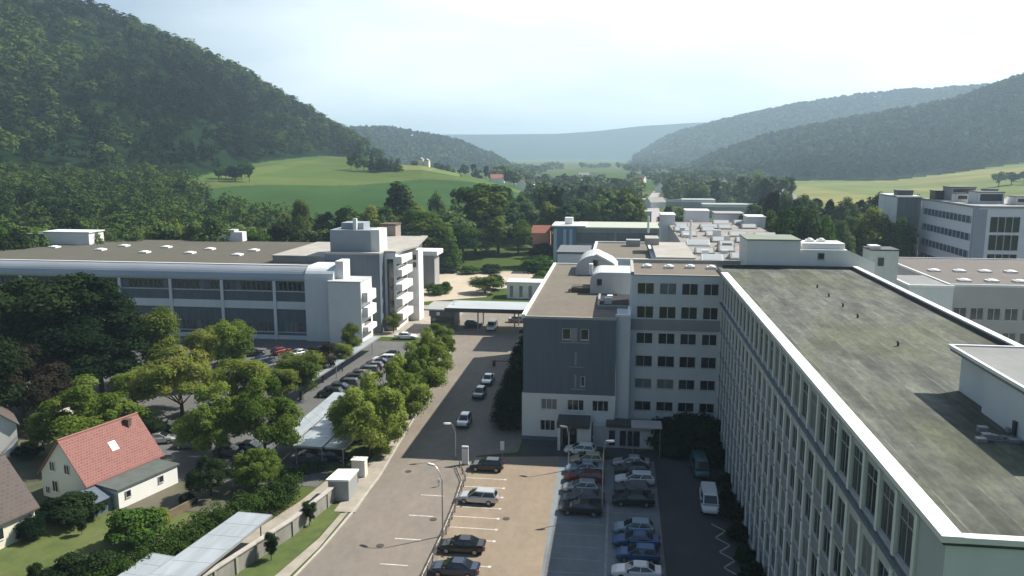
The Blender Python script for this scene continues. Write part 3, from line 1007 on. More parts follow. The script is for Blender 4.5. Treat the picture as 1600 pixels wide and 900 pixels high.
ml.face([(-6.05, 46, .040), (-5.87, 46, .040), (-5.87, 80, .040), (-6.05, 80, .040)])
ml.build('shaded_bay_lines', line_worn)['kind'] = 'structure'
ml = MB()
zz = [(10.1 + (1.25 if k % 2 else 0) + 0.03 * k, 80.6 - k * 1.5) for k in range(14)]
for a, b in zip(zz, zz[1:]):
    ml.face([(a[0], a[1] - .34, .036), (b[0], b[1] - .34, .036), (b[0], b[1], .036), (a[0], a[1], .036)])
ml.build('zigzag_marking', line_worn)['kind'] = 'structure'
mh = mat('manhole_iron', (0.06, 0.055, 0.05), 0.6)
for i, (px, py, lb) in enumerate(((594, 853, 'small round manhole cover in the road near the verge'), (791, 811, 'round manhole cover in the middle of the sunlit parking aisle'), (898 - 260, 737, 'round manhole cover in the road at the shadow edge'), (637 + 40, 812 - 0, 'round manhole cover beside the parallel parking bays'))):
    x, y = at(px, py)
    m_ = MB()
    pts = [(x + .38 * math.cos(t * math.pi / 8), y + .38 * math.sin(t * math.pi / 8)) for t in range(16)]
    m_.prism(pts, .0, .052)
    pts = [(x + .30 * math.cos(t * math.pi / 8), y + .30 * math.sin(t * math.pi / 8)) for t in range(16)]
    m_.prism(pts, .0, .060)
    tag(m_.build('manhole_cover', mh), lb, 'manhole cover', 'manhole covers')


# ------------------------------------------------------------------ windows
def win_mesh(w, h, depth, mull, frame, gl, name='window', bar_h=None, t=0.06):
    """frame in the xz plane (outside is -y), centre bottom at the origin; returns frame and pane meshes"""
    b = MB()
    y0, y1 = depth - 0.07, depth - 0.012
    b.box(-w / 2, w / 2, y0, y1, 0, t); b.box(-w / 2, w / 2, y0, y1, h - t, h)
    b.box(-w / 2, -w / 2 + t, y0, y1, t, h - t); b.box(w / 2 - t, w / 2, y0, y1, t, h - t)
    for m_ in mull:
        b.box(m_ - t / 2, m_ + t / 2, y0 + .004, y1, t, h - t)
    if bar_h:
        b.box(-w / 2 + t, w / 2 - t, y0 + .008, y1, bar_h - t / 2, bar_h + t / 2)
    b.box(-w / 2 - .06, w / 2 + .06, -0.06, y0 - .002, -0.05, -0.004)
    p_ = MB()
    p_.box(-w / 2 + t / 2, w / 2 - t / 2, depth - 0.035, depth - 0.022, t / 2, h - t / 2)
    return b.mesh(name, frame), p_.mesh('pane', gl)


def put_window(parent, me, x, y, z, rz, gl=None):
    o0 = root_of(parent).location
    f = link('window', me[0], parent, (x - o0[0], y - o0[1], z - o0[2]))
    f.rotation_euler = (0, 0, rz)
    p_ = link('pane', me[1], f)
    if gl:
        p_.material_slots[0].link = 'OBJECT'; p_.material_slots[0].material = gl
    return f


def domes(name_root, pts, z, r=0.6):
    """skylights as parts of a roof"""
    o = root_of(name_root).location
    b = MB()
    b.box(-r - .1, r + .1, -r - .1, r + .1, -0.05, 0.35)
    n = 10
    base = [(r * math.cos(2 * math.pi * k / n), r * math.sin(2 * math.pi * k / n)) for k in range(n)]
    b.loft([[(x, y, .35) for x, y in base], [(x * .8, y * .8, .48) for x, y in base], [(x * .4, y * .4, .55) for x, y in base]])
    me = b.mesh('skylight', dome_m)
    for x, y in pts:
        link('skylight', me, name_root, (x - o[0], y - o[1], z - o[2]))


def parapet(b, x0, x1, y0, y1, z, w=.45, hgt=.35, m=0, out=.12):
    b.box(x0 - out, x0 + w, y0 - out, y1 + out, z - .15, z + hgt, m)
    b.box(x1 - w, x1 + out, y0 - out, y1 + out, z - .15, z + hgt, m)
    b.box(x0 + w, x1 - w, y0 - out, y0 + w, z - .15, z + hgt, m)
    b.box(x0 + w, x1 - w, y1 - w, y1 + out, z - .15, z + hgt, m)


WR = random.Random(4)

# ------------------------------------------------------------------ long office block on the right
LX0, LX1, LY0, LY1, LZ = 13.3, 31.3, 32.3, 111.5, 22.7
T = thing('office_block', 'long seven storey office block with mossy flat roof and white parapet on the right', 'office building', (LX0, LY0, 0))
ztops = [(16.0, 17.9), (12.9, 14.8), (9.8, 11.7), (6.7, 8.6), (3.6, 5.5), (0.6, 2.5)]
nb = 27
bw = (105.4 - LY0 - 3.6) / nb
holes = []
slots = []
for i in range(nb):
    u1 = 3.0 + i * bw           # distance from the near corner
    c = u1 + bw / 2
    holes.append((c - .98, c + .98, 19.35, 22.0)); slots.append((c, 19.35, 0))
    for z0, z1 in ztops:
        holes.append((c - .82, c + .82, z0, z1)); slots.append((c, z0, 1))
L = LY1 - LY0
# the wall runs from the far corner to the near one so that its outside faces the street (-x)
hs = [(L - h[1], L - h[0], h[2], h[3]) for h in holes]
wb = MB()
wb.wall((LX0, LY1), (LX0, LY0), 0, LZ, hs, 0.13, 0)
wb.face([(LX0, LY0, 0), (LX1, LY0, 0), (LX1, LY0, LZ), (LX0, LY0, LZ)], 1)
wb.face([(LX1, LY0, 0), (LX1, LY1, 0), (LX1, LY1, LZ), (LX1, LY0, LZ)], 0)
wb.face([(LX1, LY1, 0), (LX0, LY1, 0), (LX0, LY1, LZ), (LX1, LY1, LZ)], 0)
wb.build('wall', [grey_render, light_render], T)
# pale fins between the top windows, thinner ones below, ledge
pf = MB()
for i in range(nb + 1):
    y = LY0 + 3.0 + i * bw
    pf.box(LX0 - .11, LX0 - .003, y - .17, y + .17, 19.1, 22.35)
    for z0, z1 in ztops[:6]:
        pf.box(LX0 - .08, LX0 - .003, y - .20, y + .20, z0 - .5, z1 + .45)
pf.build('pilasters', white_wall, T)['kind'] = 'stuff'
sp = MB()
for i in range(nb):
    y = LY0 + 3.0 + (i + .5) * bw
    for z0, z1 in ztops:
        sp.box(LX0 - .05, LX0 - .004, y - .95, y + .95, z0 - 1.0, z0 - .12)
sp.build('spandrel_panels', mat('spandrel_grey', (0.25, 0.28, 0.31), 0.7, var=.15, scale=.4), T)['kind'] = 'stuff'
lb_ = MB(); lb_.box(LX0 - .22, LX0 - .004, LY0 + 1.2, 105.4, 18.75, 19.02)
lb_.build('ledge', slate_clad, T)
w_top = win_mesh(1.96, 2.65, .11, (0.0,), frame_m, glass, bar_h=1.9)
w_low = win_mesh(1.64, 1.9, .11, (0.0,), frame_m, glass)
order = sorted(slots, key=lambda s: (s[0] * 1.0 + (22 - s[1]) * 1.1))
vis = []
for c, z, k in order:
    vis.append((c, z, k))
rest = MB(); restp = MB()
nput = 0
for c, z, k in vis:
    y = LY0 + c
    # seen in the picture frame at all?
    me = w_top if k == 0 else w_low
    if nput < 99:
        gl = glass_blind if WR.random() < .22 else (mat('glass_grey_sheen', (0.06, 0.075, 0.085), 0.15, var=.4, scale=.5) if WR.random() < .35 else None)
        # wall faces -x: turn the window so that its -y looks to -x
        put_window(T, me, LX0, y, z, -math.pi / 2, gl)
        nput += 1
    else:
        w_, h_ = (1.96, 2.65) if k == 0 else (1.64, 1.9)
        for dy in (-w_ / 2, -.03, w_ / 2 - .06):
            rest.box(LX0 + .04, LX0 + .098, y + dy, y + dy + .06, z, z + h_)
        rest.box(LX0 + .042, LX0 + .098, y - w_ / 2, y + w_ / 2, z, z + .06)
        rest.box(LX0 + .042, LX0 + .098, y - w_ / 2, y + w_ / 2, z + h_ - .06, z + h_)
        restp.box(LX0 + .08, LX0 + .088, y - w_ / 2 + .03, y + w_ / 2 - .03, z + .03, z + h_ - .03)
ro = rest.build('windows_far', frame_m, T); ro['kind'] = 'stuff'
rp = restp.build('panes', glass, ro); rp['kind'] = 'stuff'
rf = MB(); rf.box(LX0 + .1, LX1 - .1, LY0 + .1, LY1 - .05, LZ - .1, LZ + .02)
rf_o = rf.build('roof', moss_roof, T)
pb = MB()
pb.box(LX0 - .26, LX0 + .62, LY0 - .22, 105.3, LZ - .06, LZ + .22)
pb.box(LX1 - .42, LX1 + .22, LY0 - .25, LY1, LZ - .12, LZ + .48)
pb.box(LX0 + .62, LX1 - .42, LY0 - .22, LY0 + .22, LZ - .05, LZ + .20)
pb.build('parapet', white_metal, T)
eb = MB(); eb.box(LX0 - .12, LX0 - .002, LY0 - .05, 105.3, LZ - .24, LZ - .065)
eb.box(LX0 - .1, LX1, LY0 - .12, LY0 - .002, LZ - .22, LZ - .055)
eb.box(LX1 - .47, LX1 - .425, LY0 + .3, LY1, LZ, LZ + .34)  # dark strip standing in for the shade on the right parapet's inner face
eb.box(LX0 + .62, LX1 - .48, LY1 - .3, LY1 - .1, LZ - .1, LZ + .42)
eb.build('flashing_and_shade_strip', dark_m, T)
# blue-grey louvred gate part low on the end wall
gb = MB(); gb.box(18.0, 31, LY0 - .06, LY0 - .003, 0.5, LZ - .9)
gb.build('end_cladding', slate_clad, T)
# roof vents
vb = MB()
vb.bar((0, 0, 0), (0, 0, .34), .10, n=8); vb.bar((0, 0, .34), (0, 0, .44), .17, n=8, r2=.08)
vme = vb.mesh('roof_vent', mat('dull_zinc', (.10, .105, .10), .7))
for px, py in ((1277, 450), (1295, 464), (1317, 480), (1340, 497), (1403, 541)):
    x, y = at(px, py, LZ)
    link('roof_vent', vme, T, (x - LX0, y - LY0, LZ))
# lift housing on the roof
P = thing('rooftop_lift_housing', 'windowless pale lift housing with a projecting flat roof slab on the mossy roof', 'rooftop housing', (22, 43, LZ))
b = MB(); b.box(21.7, 29.6, 41.5, 49.6, LZ - .05, LZ + 2.6); b.box(22.2, 29.6, 49.6, 54.2, LZ - .05, LZ + 2.6)
b.build('wall', light_render, P)
b = MB(); b.box(21.6, 30, 41.2, 54.6, LZ + 2.6, LZ + 2.9)
b.build('roof_slab', mat('slab_grey', (0.24, 0.25, 0.25), .9, var=.2, scale=.5), P)
b = MB(); b.box(21.5, 30.1, 41.05, 41.25, LZ + 2.8, LZ + 3.0); b.box(21.5, 30.1, 54.5, 54.7, LZ + 2.8, LZ + 3.0); b.box(21.5, 21.7, 41.25, 54.5, LZ + 2.8, LZ + 3.0)
b.build('roof_edging', white_metal, P)
b = MB(); b.box(21.55, 21.69, 45.2, 45.5, LZ, LZ + .9)
b.build('outlet_pipe', dark_m, P)
# cable clutter on the roof
b = MB()
rr_ = random.Random(3)
for k in range(9):
    x, y = at(1530 + rr_.uniform(0, 75), 684 + rr_.uniform(-9, 9), LZ)
    b.box(x - .25, x + .25, y - .2, y + .2, LZ + .02, LZ + .12 + rr_.uniform(0, .25))
    x2, y2 = at(1520 + rr_.uniform(0, 90), 684 + rr_.uniform(-10, 10), LZ)
    b.bar((x, y, LZ + .12), (x2, y2, LZ + .12), .03, n=5)
tag(b.build('antenna_mount', galv), 'small heap of metal antenna feet and cables on the mossy roof by the lift housing', 'antenna mount')

# ------------------------------------------------------------------ white plant rooms behind the long roof
P = thing('rooftop_plant_room', 'pale plant room with greenish flat roof behind the far end of the mossy roof', 'rooftop housing', (17.3, 112, 18))
b = MB(); b.box(17.2, 24.2, 112, 119, 18, 26.4); b.build('wall', white_wall, P)
b = MB(); b.box(17.1, 24.3, 111.9, 119.1, 26.4, 26.56); b.build('roof', mat('green_grey_roof', (.24, .27, .22), .9, var=.2, scale=.4), P)
P = thing('rooftop_plant_room', 'lower white plant room with one small square window and a slanting right end', 'rooftop housing', (24.4, 112, 18))
b = MB()
b.prism([(24.25, 112.3), (34.0, 112.3), (34.0, 118), (24.25, 118)], 18, 23.6)
i0 = len(b.v)
b.hexa([(24.25, 112.31, 23.6), (34.0, 112.31, 23.6), (34.0, 118, 23.6), (24.25, 118, 23.6), (24.25, 112.31, 25.2), (30.4, 112.31, 25.2), (30.4, 118, 25.2), (24.25, 118, 25.2)])
b.box(24.6, 30.2, 113, 117, 25.2, 26.0)
b.build('wall', white_wall, P)
wm = win_mesh(.9, .9, .08, (), frame_m, glass)
f = put_window(P, wm, 27.0, 112.22, 23.9, 0)
domes(P, [(26, 115), (27.5, 115)], 26.0, .4)
P = thing('rooftop_cooling_unit', 'small pale boxy cooling unit between the plant rooms and the brown skylight roof', 'cooling unit', (37.5, 121, 14))
b = MB(); b.box(36.0, 39.8, 121, 125, 10, 24.2); b.build('casing', mat('pale_green_metal', (.46, .52, .50), .5, var=.1, scale=1), P)
b = MB(); b.box(35.9, 39.9, 120.9, 125.1, 24.2, 24.4); b.box(37.0, 37.8, 120.9, 120.99, 22.0, 23.2); b.build('louvre', dark_m, P)
b = MB(); b.box(36.2, 37.6, 122, 124, 24.4, 24.8); b.build('fan_box', white_metal, P)

# ------------------------------------------------------------------ connecting wing
WX0, WX1, WY0, WY1, WZ = 1.7, 13.28, 105.4, 117, 22.4
T = thing('connecting_wing', 'grey seven storey wing between long block and brown roofed block, four windows per floor', 'office building', (WX0, WY0, 0))
cols = ((2.45, 4.65), (5.35, 7.55), (8.2, 10.3), (11.0, 12.95))
rows = ((19.75, 21.3), (16.55, 18.2), (13.1, 14.6), (10.0, 11.5), (7.0, 8.35), (3.9, 5.2), (.9, 2.3))
holes = [(a - WX0, b_ - WX0, z0, z1) for a, b_ in cols for z0, z1 in rows]
b = MB()
b.wall((WX0, WY0), (WX1, WY0), 0, WZ, holes, .2, 0)
b.face([(WX0, WY1, 0), (WX0, WY0, 0), (WX0, WY0, WZ), (WX0, WY1, WZ)], 0)
b.face([(WX1, WY1, 0), (WX0, WY1, 0), (WX0, WY1, WZ), (WX1, WY1, WZ)], 0)
b.build('wall', [light_render], T)
b = MB(); b.box(WX0 + .02, WX1 - .02, WY0 - .10, WY0 - .003, 15.0, 15.3)
b.box(WX0 + .02, WX1 - .02, WY0 - .06, WY0 - .003, 15.3, 16.45)
b.build('string_course', mid_render, T)
for ci, (a, b_) in enumerate(cols):
    for ri, (z0, z1) in enumerate(rows):
        w_ = b_ - a
        key = (round(w_, 2), round(z1 - z0, 2))
        wm = win_mesh(w_, z1 - z0, .18, (0,), frame_m if not (ri < 3) else frame_w, glass, t=.07)
        gl = glass_blind if (ri, ci) in ((4, 0), (4, 1), (0, 1)) else None
        put_window(T, wm, (a + b_) / 2, WY0, z0, 0, gl)
b = MB(); b.box(WX0 + .3, WX1 + 3.9, WY0 + .25, WY1 + .5, WZ - .2, WZ - .05); b.build('roof', brown_roof, T)
b = MB()
b.box(WX0 - .1, WX0 + .3, WY0 - .1, WY1 + .7, WZ - .1, WZ + .35)
b.box(WX0 + .3, WX1 - .35, WY0 - .1, WY0 + .25, WZ - .1, WZ + .02)
b.box(WX0 + .3, WX1 + 3.9, WY1 + .45, WY1 + .8, WZ - .1, WZ + .45)
b.build('parapet', mat('parapet_grey', (.42, .41, .38), .8, var=.1, scale=1), T)
domes(T, [(3.9, 112.4), (6.9, 112.2), (9.8, 112.6), (12.6, 112.2)], WZ - .06, .5)

# ------------------------------------------------------------------ grey clad block with brown roof
BX0, BX1, BY0, BY1, BZ_ = -12.35, -.15, 103.0, 154, 16.9
T = thing('grey_clad_block', 'slate clad block over a two storey white base with brown gravel roof', 'office building', (BX0, BY0, 0))
sl = [( -7.2, -6.05, 13.9, 15.4), (-4.8, -3.7, 13.9, 15.4), (-4.7, -4.1, 7.6, 9.0)]
b = MB()
b.wall((BX0, BY0), (BX1, BY0), 6.5, BZ_, [(a - BX0, c - BX0, z0, z1) for a, c, z0, z1 in sl], .18)
b.face([(BX0, BY1, 6.5), (BX0, BY0, 6.5), (BX0, BY0, BZ_), (BX0, BY1, BZ_)])
b.face([(BX1, BY0, 6.5), (BX1, BY1, 6.5), (BX1, BY1, BZ_), (BX1, BY0, BZ_)])
b.face([(BX1, BY1, 0), (BX0, BY1, 0), (BX0, BY1, BZ_), (BX1, BY1, BZ_)])
b.build('cladding', slate_clad, T)
for a, c, z0, z1 in sl:
    put_window(T, win_mesh(c - a, z1 - z0, .16, (), frame_w, glass, t=.09), (a + c) / 2, BY0, z0, 0)
b = MB()
b.box(-6.0, -5.2, BY0 - .05, BY0 - .003, 13.7, 15.5)
for z in (10.5, 7.4):
    b.box(-5.5, -5.25, BY0 - .05, BY0 - .003, z, z + 1.8)
b.box(-7.4, -3.5, BY0 - .08, BY0 - .003, 13.45, 13.62)
b.box(-6.3, -4.3, BY0 - .08, BY0 - .003, 10.2, 10.35); b.box(-6.0, -4.0, BY0 - .08, BY0 - .003, 7.15, 7.3)
b.build('window_trim', mid_render, T)
wl = [(-9.9, -7.75, 4.3, 5.8), (-6.4, -4.2, 4.3, 5.8), (-3.1, -.95, 4.3, 5.8), (-10.0, -8.0, 1.35, 2.85), (-3.1, -1.3, .9, 2.7)]
b = MB()
b.wall((BX0 - .12, BY0 - .15), (BX1, BY0 - .15), 0, 6.5, [(a - BX0 + .12, c - BX0 + .12, z0, z1) for a, c, z0, z1 in wl], .2)
b.face([(BX0 - .12, BY1, 0), (BX0 - .12, BY0 - .15, 0), (BX0 - .12, BY0 - .15, 6.5), (BX0 - .12, BY1, 6.5)])
b.face([(BX1, BY0 - .15, 0), (BX1, BY1, 0), (BX1, BY1, 6.5), (BX1, BY0 - .15, 6.5)])
b.face([(BX0 - .12, BY0 - .15, 6.5), (BX1, BY0 - .15, 6.5), (BX1, BY0, 6.5), (BX0, BY0, 6.5)])
b.build('base_wall', white_wall, T)
for i, (a, c, z0, z1) in enumerate(wl):
    put_window(T, win_mesh(c - a, z1 - z0, .18, ((c - a) * -.17, (c - a) * .17), frame_w if i != 4 else frame_m, glass, t=.08), (a + c) / 2, BY0 - .15, z0, 0, glass_blind if i == 0 else None)
b = MB(); b.box(BX0 - .2, BX1, BY0 - .23, BY0 - .152, 0, .55); b.build('plinth', slate_clad, T)
b = MB(); b.box(BX0 + .1, BX1 - .02, BY0 + .1, BY1 - .1, BZ_ - .2, BZ_ - .02); b.build('roof', brown_roof, T)
b = MB()
b.box(BX0 - .18, BX0 + .3, BY0 - .12, BY1 + .1, BZ_ - .2, BZ_ + .28)
b.box(BX0 + .3, BX1 - .02, BY1 - .3, BY1 + .1, BZ_ - .2, BZ_ + .22)
b.build('parapet', white_metal, T)
b = MB(); b.box(BX0 + .3, BX1 - .02, BY0 - .12, BY0 + .15, BZ_ - .25, BZ_ + .06); b.build('eaves_trim', mat('parapet_grey', (.42, .41, .38), .8), T)
# dark terrace pit, small box, curved dormer
P = thing('roof_terrace', 'dark sunken roof terrace with two pale vents and a white rim beside the wing', 'roof terrace', (-1, 108, BZ_))
b = MB(); b.box(-2.6, 1.5, 110.3, 119.5, BZ_ - .02, BZ_ + .12); b.build('deck', mat('terrace_black_felt', (.018, .019, .022), .9), P)
b = MB(); b.box(-2.8, 1.6, 109.9, 110.3, BZ_ - .02, BZ_ + .4); b.box(-2.9, -2.6, 110.3, 119.5, BZ_ - .02, BZ_ + .4); b.build('rim', mid_render, P)
b = MB(); b.box(-1.9, -.9, 112.6, 113.6, BZ_ + .1, BZ_ + 1.0); b.box(-1.6, -.8, 116, 117, BZ_ + .1, BZ_ + .7); b.build('vent_box', white_metal, P)
P = thing('stair_tower', 'plain narrow grey stair tower between slate cladding and the wing windows', 'stair tower', (-.1, 103.6, 0))
b = MB(); b.box(-.13, 1.66, 103.75, 110.0, 0, 16.95); b.build('wall', light_render, P)
b = MB(); b.box(-.3, 1.69, 103.6, 104.0, 16.95, 17.3); b.box(1.35, 1.69, 104.0, 110.0, 16.95, 17.3); b.build('coping', white_metal, P)
P = thing('rooftop_stair_house', 'grey rooftop stair house with curved end and one dark window on the brown roof', 'rooftop housing', (-1, 124, BZ_))
b = MB()
arc = [(-4.4 + .0 * k, 0) for k in range(1)]
prof = [(-4.3, 0), (-4.3, 1.8)] + [(-4.3 + 1.6 * (1 - math.cos(t)), 1.8 + 1.5 * math.sin(t)) for t in np.linspace(.2, math.pi / 2, 6)] + [(3.2, 3.3), (3.2, 0)]
b.loft([[(x, 121.8, BZ_ - .05 + z) for x, z in prof][::-1], [(x, 130, BZ_ - .05 + z) for x, z in prof][::-1]])
b.build('wall', grey_render, P)
put_window(P, win_mesh(.85, 1.1, .08, (), frame_m, glass), -2.9, 121.7, BZ_ + 1.2, 0)
b = MB(); b.box(-7.2, -4.35, 122.3, 126, BZ_ - .05, BZ_ + .7); b.build('duct', mat('rusty_brown_metal', (.13, .09, .065), .8, var=.3, scale=2), P)
b = MB(); b.box(-4.6, -4.0, 124, 125, BZ_ + 2.6, BZ_ + 4.2); b.build('flue', white_metal, P)
P = thing('curved_roof_dormer', 'light grey dormer with white edged arched roof at the back of the brown roof', 'rooftop housing', (-6, 146, BZ_))
prof = [(-7.6, 0), (-7.6, .9)] + [(-4.0 - 3.6 * math.cos(t), .8 + 2.7 * math.sin(t)) for t in np.linspace(.15, math.pi / 2, 8)] + [(-1.2, 2.2), (-.2, 1.2), (-.2, 0)]
b = MB(); b.loft([[(x, 141, BZ_ - .05 + z) for x, z in prof][::-1], [(x, 151, BZ_ - .05 + z) for x, z in prof][::-1]]); b.build('wall', grey_render, P)
pr2 = [(-4.0, 3.5), (-1.1, 2.0), (-.1, 1.1), (-.1, 1.4), (-1.1, 2.35), (-4.0, 3.85)]
b = MB(); b.loft([[(x, 140.8, BZ_ - .05 + z) for x, z in pr2][::-1], [(x, 142.2, BZ_ - .05 + z) for x, z in pr2][::-1]]); b.build('roof_edge', white_metal, P)
put_window(P, win_mesh(1.0, 1.2, .08, (), frame_m, glass), -4.1, 140.9, BZ_ + 1.5, 0)

# entrance porch and the low annexe
P = thing('entrance_porch', 'pale entrance porch with dark flat canopy and glazed door under the white base', 'porch', (-6, 100, 0))
b = MB(); b.box(-7.4, -7.05, 99.3, 102.8, 0, 3.1); b.box(-4.9, -3.1, 99.9, 102.8, 0, 3.1); b.box(-7.05, -4.9, 101.2, 102.8, 0, 3.1); b.build('wall', white_wall, P)
b = MB(); b.box(-7.5, -3.3, 99.2, 102.8, 3.1, 3.75); b.build('canopy', dark_m, P)
b = MB(); b.box(-6.9, -5.0, 101.10, 101.18, .05, 2.7); d_ = b.build('door', glass, P)
b = MB(); b.box(-6.0, -5.93, 101.04, 101.095, .05, 2.7); b.box(-6.95, -6.88, 101.04, 101.095, .05, 2.7); b.box(-5.02, -4.95, 101.04, 101.095, .05, 2.7); b.build('door_frame', frame_w, d_)
P = thing('entrance_annexe', 'low glazed entrance annexe with a dark roof edge in front of the wing', 'annexe', (0, 100, 0))
b = MB(); b.box(-2.9, 5.0, 101.2, 103.5, 0, 2.9); b.box(1.4, 5.0, 103.5, 105.2, 0, 2.9); b.build('wall', grey_render, P)
b = MB(); b.box(-1.2, 5.2, 100.9, 103.5, 2.9, 3.3); b.build('roof', dark_m, P)
b = MB()
for x in (-.8, .6, 1.6, 2.4): b.box(x, x + .75, 101.1, 101.19, .4, 2.4)
b.build('window', glass, P)
b = MB(); b.box(3.2, 4.8, 101.08, 101.19, .2, 2.4); b.build('door', white_metal, P)
P = thing('glass_canopy', 'light flat canopy on thin posts beside the entrance annexe', 'canopy', (4, 99, 0))
b = MB(); b.box(2.0, 5.8, 97.8, 100.6, 4.0, 4.16); b.build('canopy_top', mat('pinkish_sheet', (.55, .50, .48), .5), P)
for x in (2.2, 5.6):
    b = MB(); b.bar((x, 98, 0), (x, 98, 4.0), .05); b.build('post', galv, P)


# ------------------------------------------------------------------ long factory on the left
FX0, FX1, FY0, FY1, FZ = -149.8, -60.6, 155.0, 203.0, 14.6
T = thing('factory_hall', 'long factory with brown skylight roof, curved metal eaves and dark banded facade', 'factory', (FX1, FY0, 0))
blue_metal = mat('curved_eaves_metal', (0.40, 0.44, 0.48), 0.35, metal=0.3, var=.12, scale=.3, stretch=(.3, 1, 1))
panel_dark = mat('dark_blue_panels', (0.095, 0.125, 0.155), .5, var=.25, scale=.5, stretch=(2, 2, .4))
bays_n = 7
bwid = 11.4
holes = []
for i in range(bays_n + 1):
    for z0, z1 in ((10.2, 12.0), (1.6, 3.5)):
        n = 9 if i < bays_n else 5
        bwid = 11.4 if i < bays_n else 6.5
        for k in range(n):
            if (i * 3 + k * 5 + int(z0)) % 11 == 0: continue
            a = i * 11.4 + .7 + k * (bwid - 1.4) / n
            holes.append((a + .08, a + (bwid - 1.4) / n - .10, z0, z1))
bwid = 11.4
b = MB(); b.wall((FX0, FY0), (FX1, FY0), 0, 12.3, holes, .25, 0)
b.face([(FX1, FY0, 0), (FX1, FY1, 0), (FX1, FY1, 14.6), (FX1, FY0, 14.6)])
b.face([(FX1, FY1, 0), (FX0, FY1, 0), (FX0, FY1, 14.6), (FX1, FY1, 14.6)])
b.face([(FX0, FY1, 0), (FX0, FY0, 0), (FX0, FY0, 14.6), (FX0, FY1, 14.6)])
b.build('wall', [panel_dark], T)
wcount = 0
cache = {}
oth = MB()
for h_ in sorted(holes, key=lambda q: -q[0]):
    w_ = h_[1] - h_[0]
    cx = FX0 + (h_[0] + h_[1]) / 2
    if wcount < 99:
        kk = (round(w_, 2), round(h_[3] - h_[2], 2))
        if kk not in cache: cache[kk] = win_mesh(w_, h_[3] - h_[2], .22, (), frame_m, glass)
        put_window(T, cache[kk], cx, FY0, h_[2], 0, glass_blind if WR.random() < .12 else None)
        wcount += 1
    else:
        oth.box(cx - w_ / 2, cx + w_ / 2, FY0 + .19, FY0 + .2, h_[2], h_[3])
oth.build('windows_hidden', glass, T)['kind'] = 'stuff'
b = MB()
b.box(FX0, FX1 - 2.4, FY0 - .14, FY0 - .003, 6.4, 8.0)
for i in range(bays_n + 1):
    x = FX0 + i * bwid
    b.box(x - .3, x + .3, FY0 - .45, FY0 - .145, 0, 12.3)
b.box(FX0, FX1 - 2.4, FY0 - .12, FY0 - .003, 0, .9)
for z in (10.0, 1.45): b.box(FX0, FX1 - 2.4, FY0 - .10, FY0 - .003, z, z + .13)
b.build('facade_bands', light_render, T)
# curved eaves
pr = [(-.5, 12.3), (-.62, 12.6)] + [(2.6 - 3.2 * math.cos(t), 12.6 + 2.6 * math.sin(t)) for t in np.linspace(.12, math.pi / 2, 9)] + [(2.6, 14.9), (-.2, 12.5)]
b = MB(); b.loft([[(x, FY0 + y, z) for y, z in pr] for x in (FX0, FX1)]); e_ = b.build('curved_eaves', blue_metal, T)
b = MB(); b.box(FX0, FX1, FY0 + 1.9, FY0 + 2.6, 15.1, 15.32); b.build('eaves_edge', white_metal, T)
b = MB(); b.box(FX0 + .1, FX1 - .05, FY0 + 2.55, FY1 - .05, 14.5, 14.85); b.build('roof', factory_roof, T)
dp = []
for px, py in ((85, 386), (127, 381), (157, 390), (194, 384), (226, 394), (260, 386), (297, 395), (328, 389), (371, 398), (397, 391), (445, 400)):
    dp.append(at(px, py, 15))
domes(T, dp, 14.85, .95)
# rendered end wall with rounded shoulder and stair box
P = thing('end_stair_block', 'light grey windowless end wall with rounded shoulder and tall stair box beside the factory', 'stair tower', (-56, 154, 0))
pr = [(-.7, 0), (-.7, 12.6)] + [(2.6 - 3.3 * math.cos(t), 12.6 + 2.75 * math.sin(t)) for t in np.linspace(.1, math.pi / 2, 8)] + [(9, 15.35), (9, 0)]
b = MB(); b.loft([[(x, FY0 - .2 + y, z) for y, z in pr] for x in (-63.2, -57.2)]); b.build('end_wall', light_render, P)
b = MB(); b.box(-57.8, -51.0, 152.8, 160, 0, 12.6); b.build('stair_wall', white_wall, P)
b = MB(); b.box(-57.95, -50.95, 152.7, 160.1, 12.6, 12.8); b.build('coping', grey_render, P)
b = MB(); b.box(-57.3, -55.6, 156, 160.1, 12.8, 16.4); b.build('lift_shaft', white_wall, P)
b = MB()
for z in (3.2, 6.3, 9.4): b.box(-50.99, -50.93, 154.5, 158.8, z, z + 1.0)
b.build('stair_window', glass, P)
b = MB()
for z in (2.4, 5.4, 8.5): b.box(-50.99, -49.9, 153.6, 159.4, z, z + 2.0 if z > 3 else z + 1.0)
b.build('balcony_parapet', white_wall, P)

# slate box behind with balconies on its sunlit side
T = thing('slate_office_block', 'tall dark slate office block with sunlit white balcony bands on its right side', 'office building', (-58, 163, 0))
b = MB(); b.box(-62.0, -50.1, 163, 200, 0, 17.0); b.build('wall', slate_clad, T)
b = MB(); b.box(-50.09, -47.6, 166.5, 176, 0, 17.0); b.build('light_wing', white_wall, T)
for z in (2.2, 5.4, 8.6, 11.8, 14.6):
    b = MB(); b.box(-47.58, -46.3, 166.7, 175.6, z, z + 1.55); b.build('balcony', white_wall, T)
b = MB()
for z in (3.9, 7.1, 10.3, 13.3): b.box(-47.595, -47.55, 167, 175.4, z, z + 1.1)
b.box(-49.5, -48.1, 166.42, 166.49, 2.0, 15.6)
b.build('window', glass, T)
b = MB(); b.box(-50.09, -45.3, 177.2, 181.5, 0, 16.4); b.build('tower_slab', white_wall, T)
b = MB(); b.box(-46.6, -45.8, 177.12, 177.19, 12.4, 13.6); b.box(-46.6, -45.8, 177.12, 177.19, 14.1, 15.3); b.build('slab_window', glass, T)
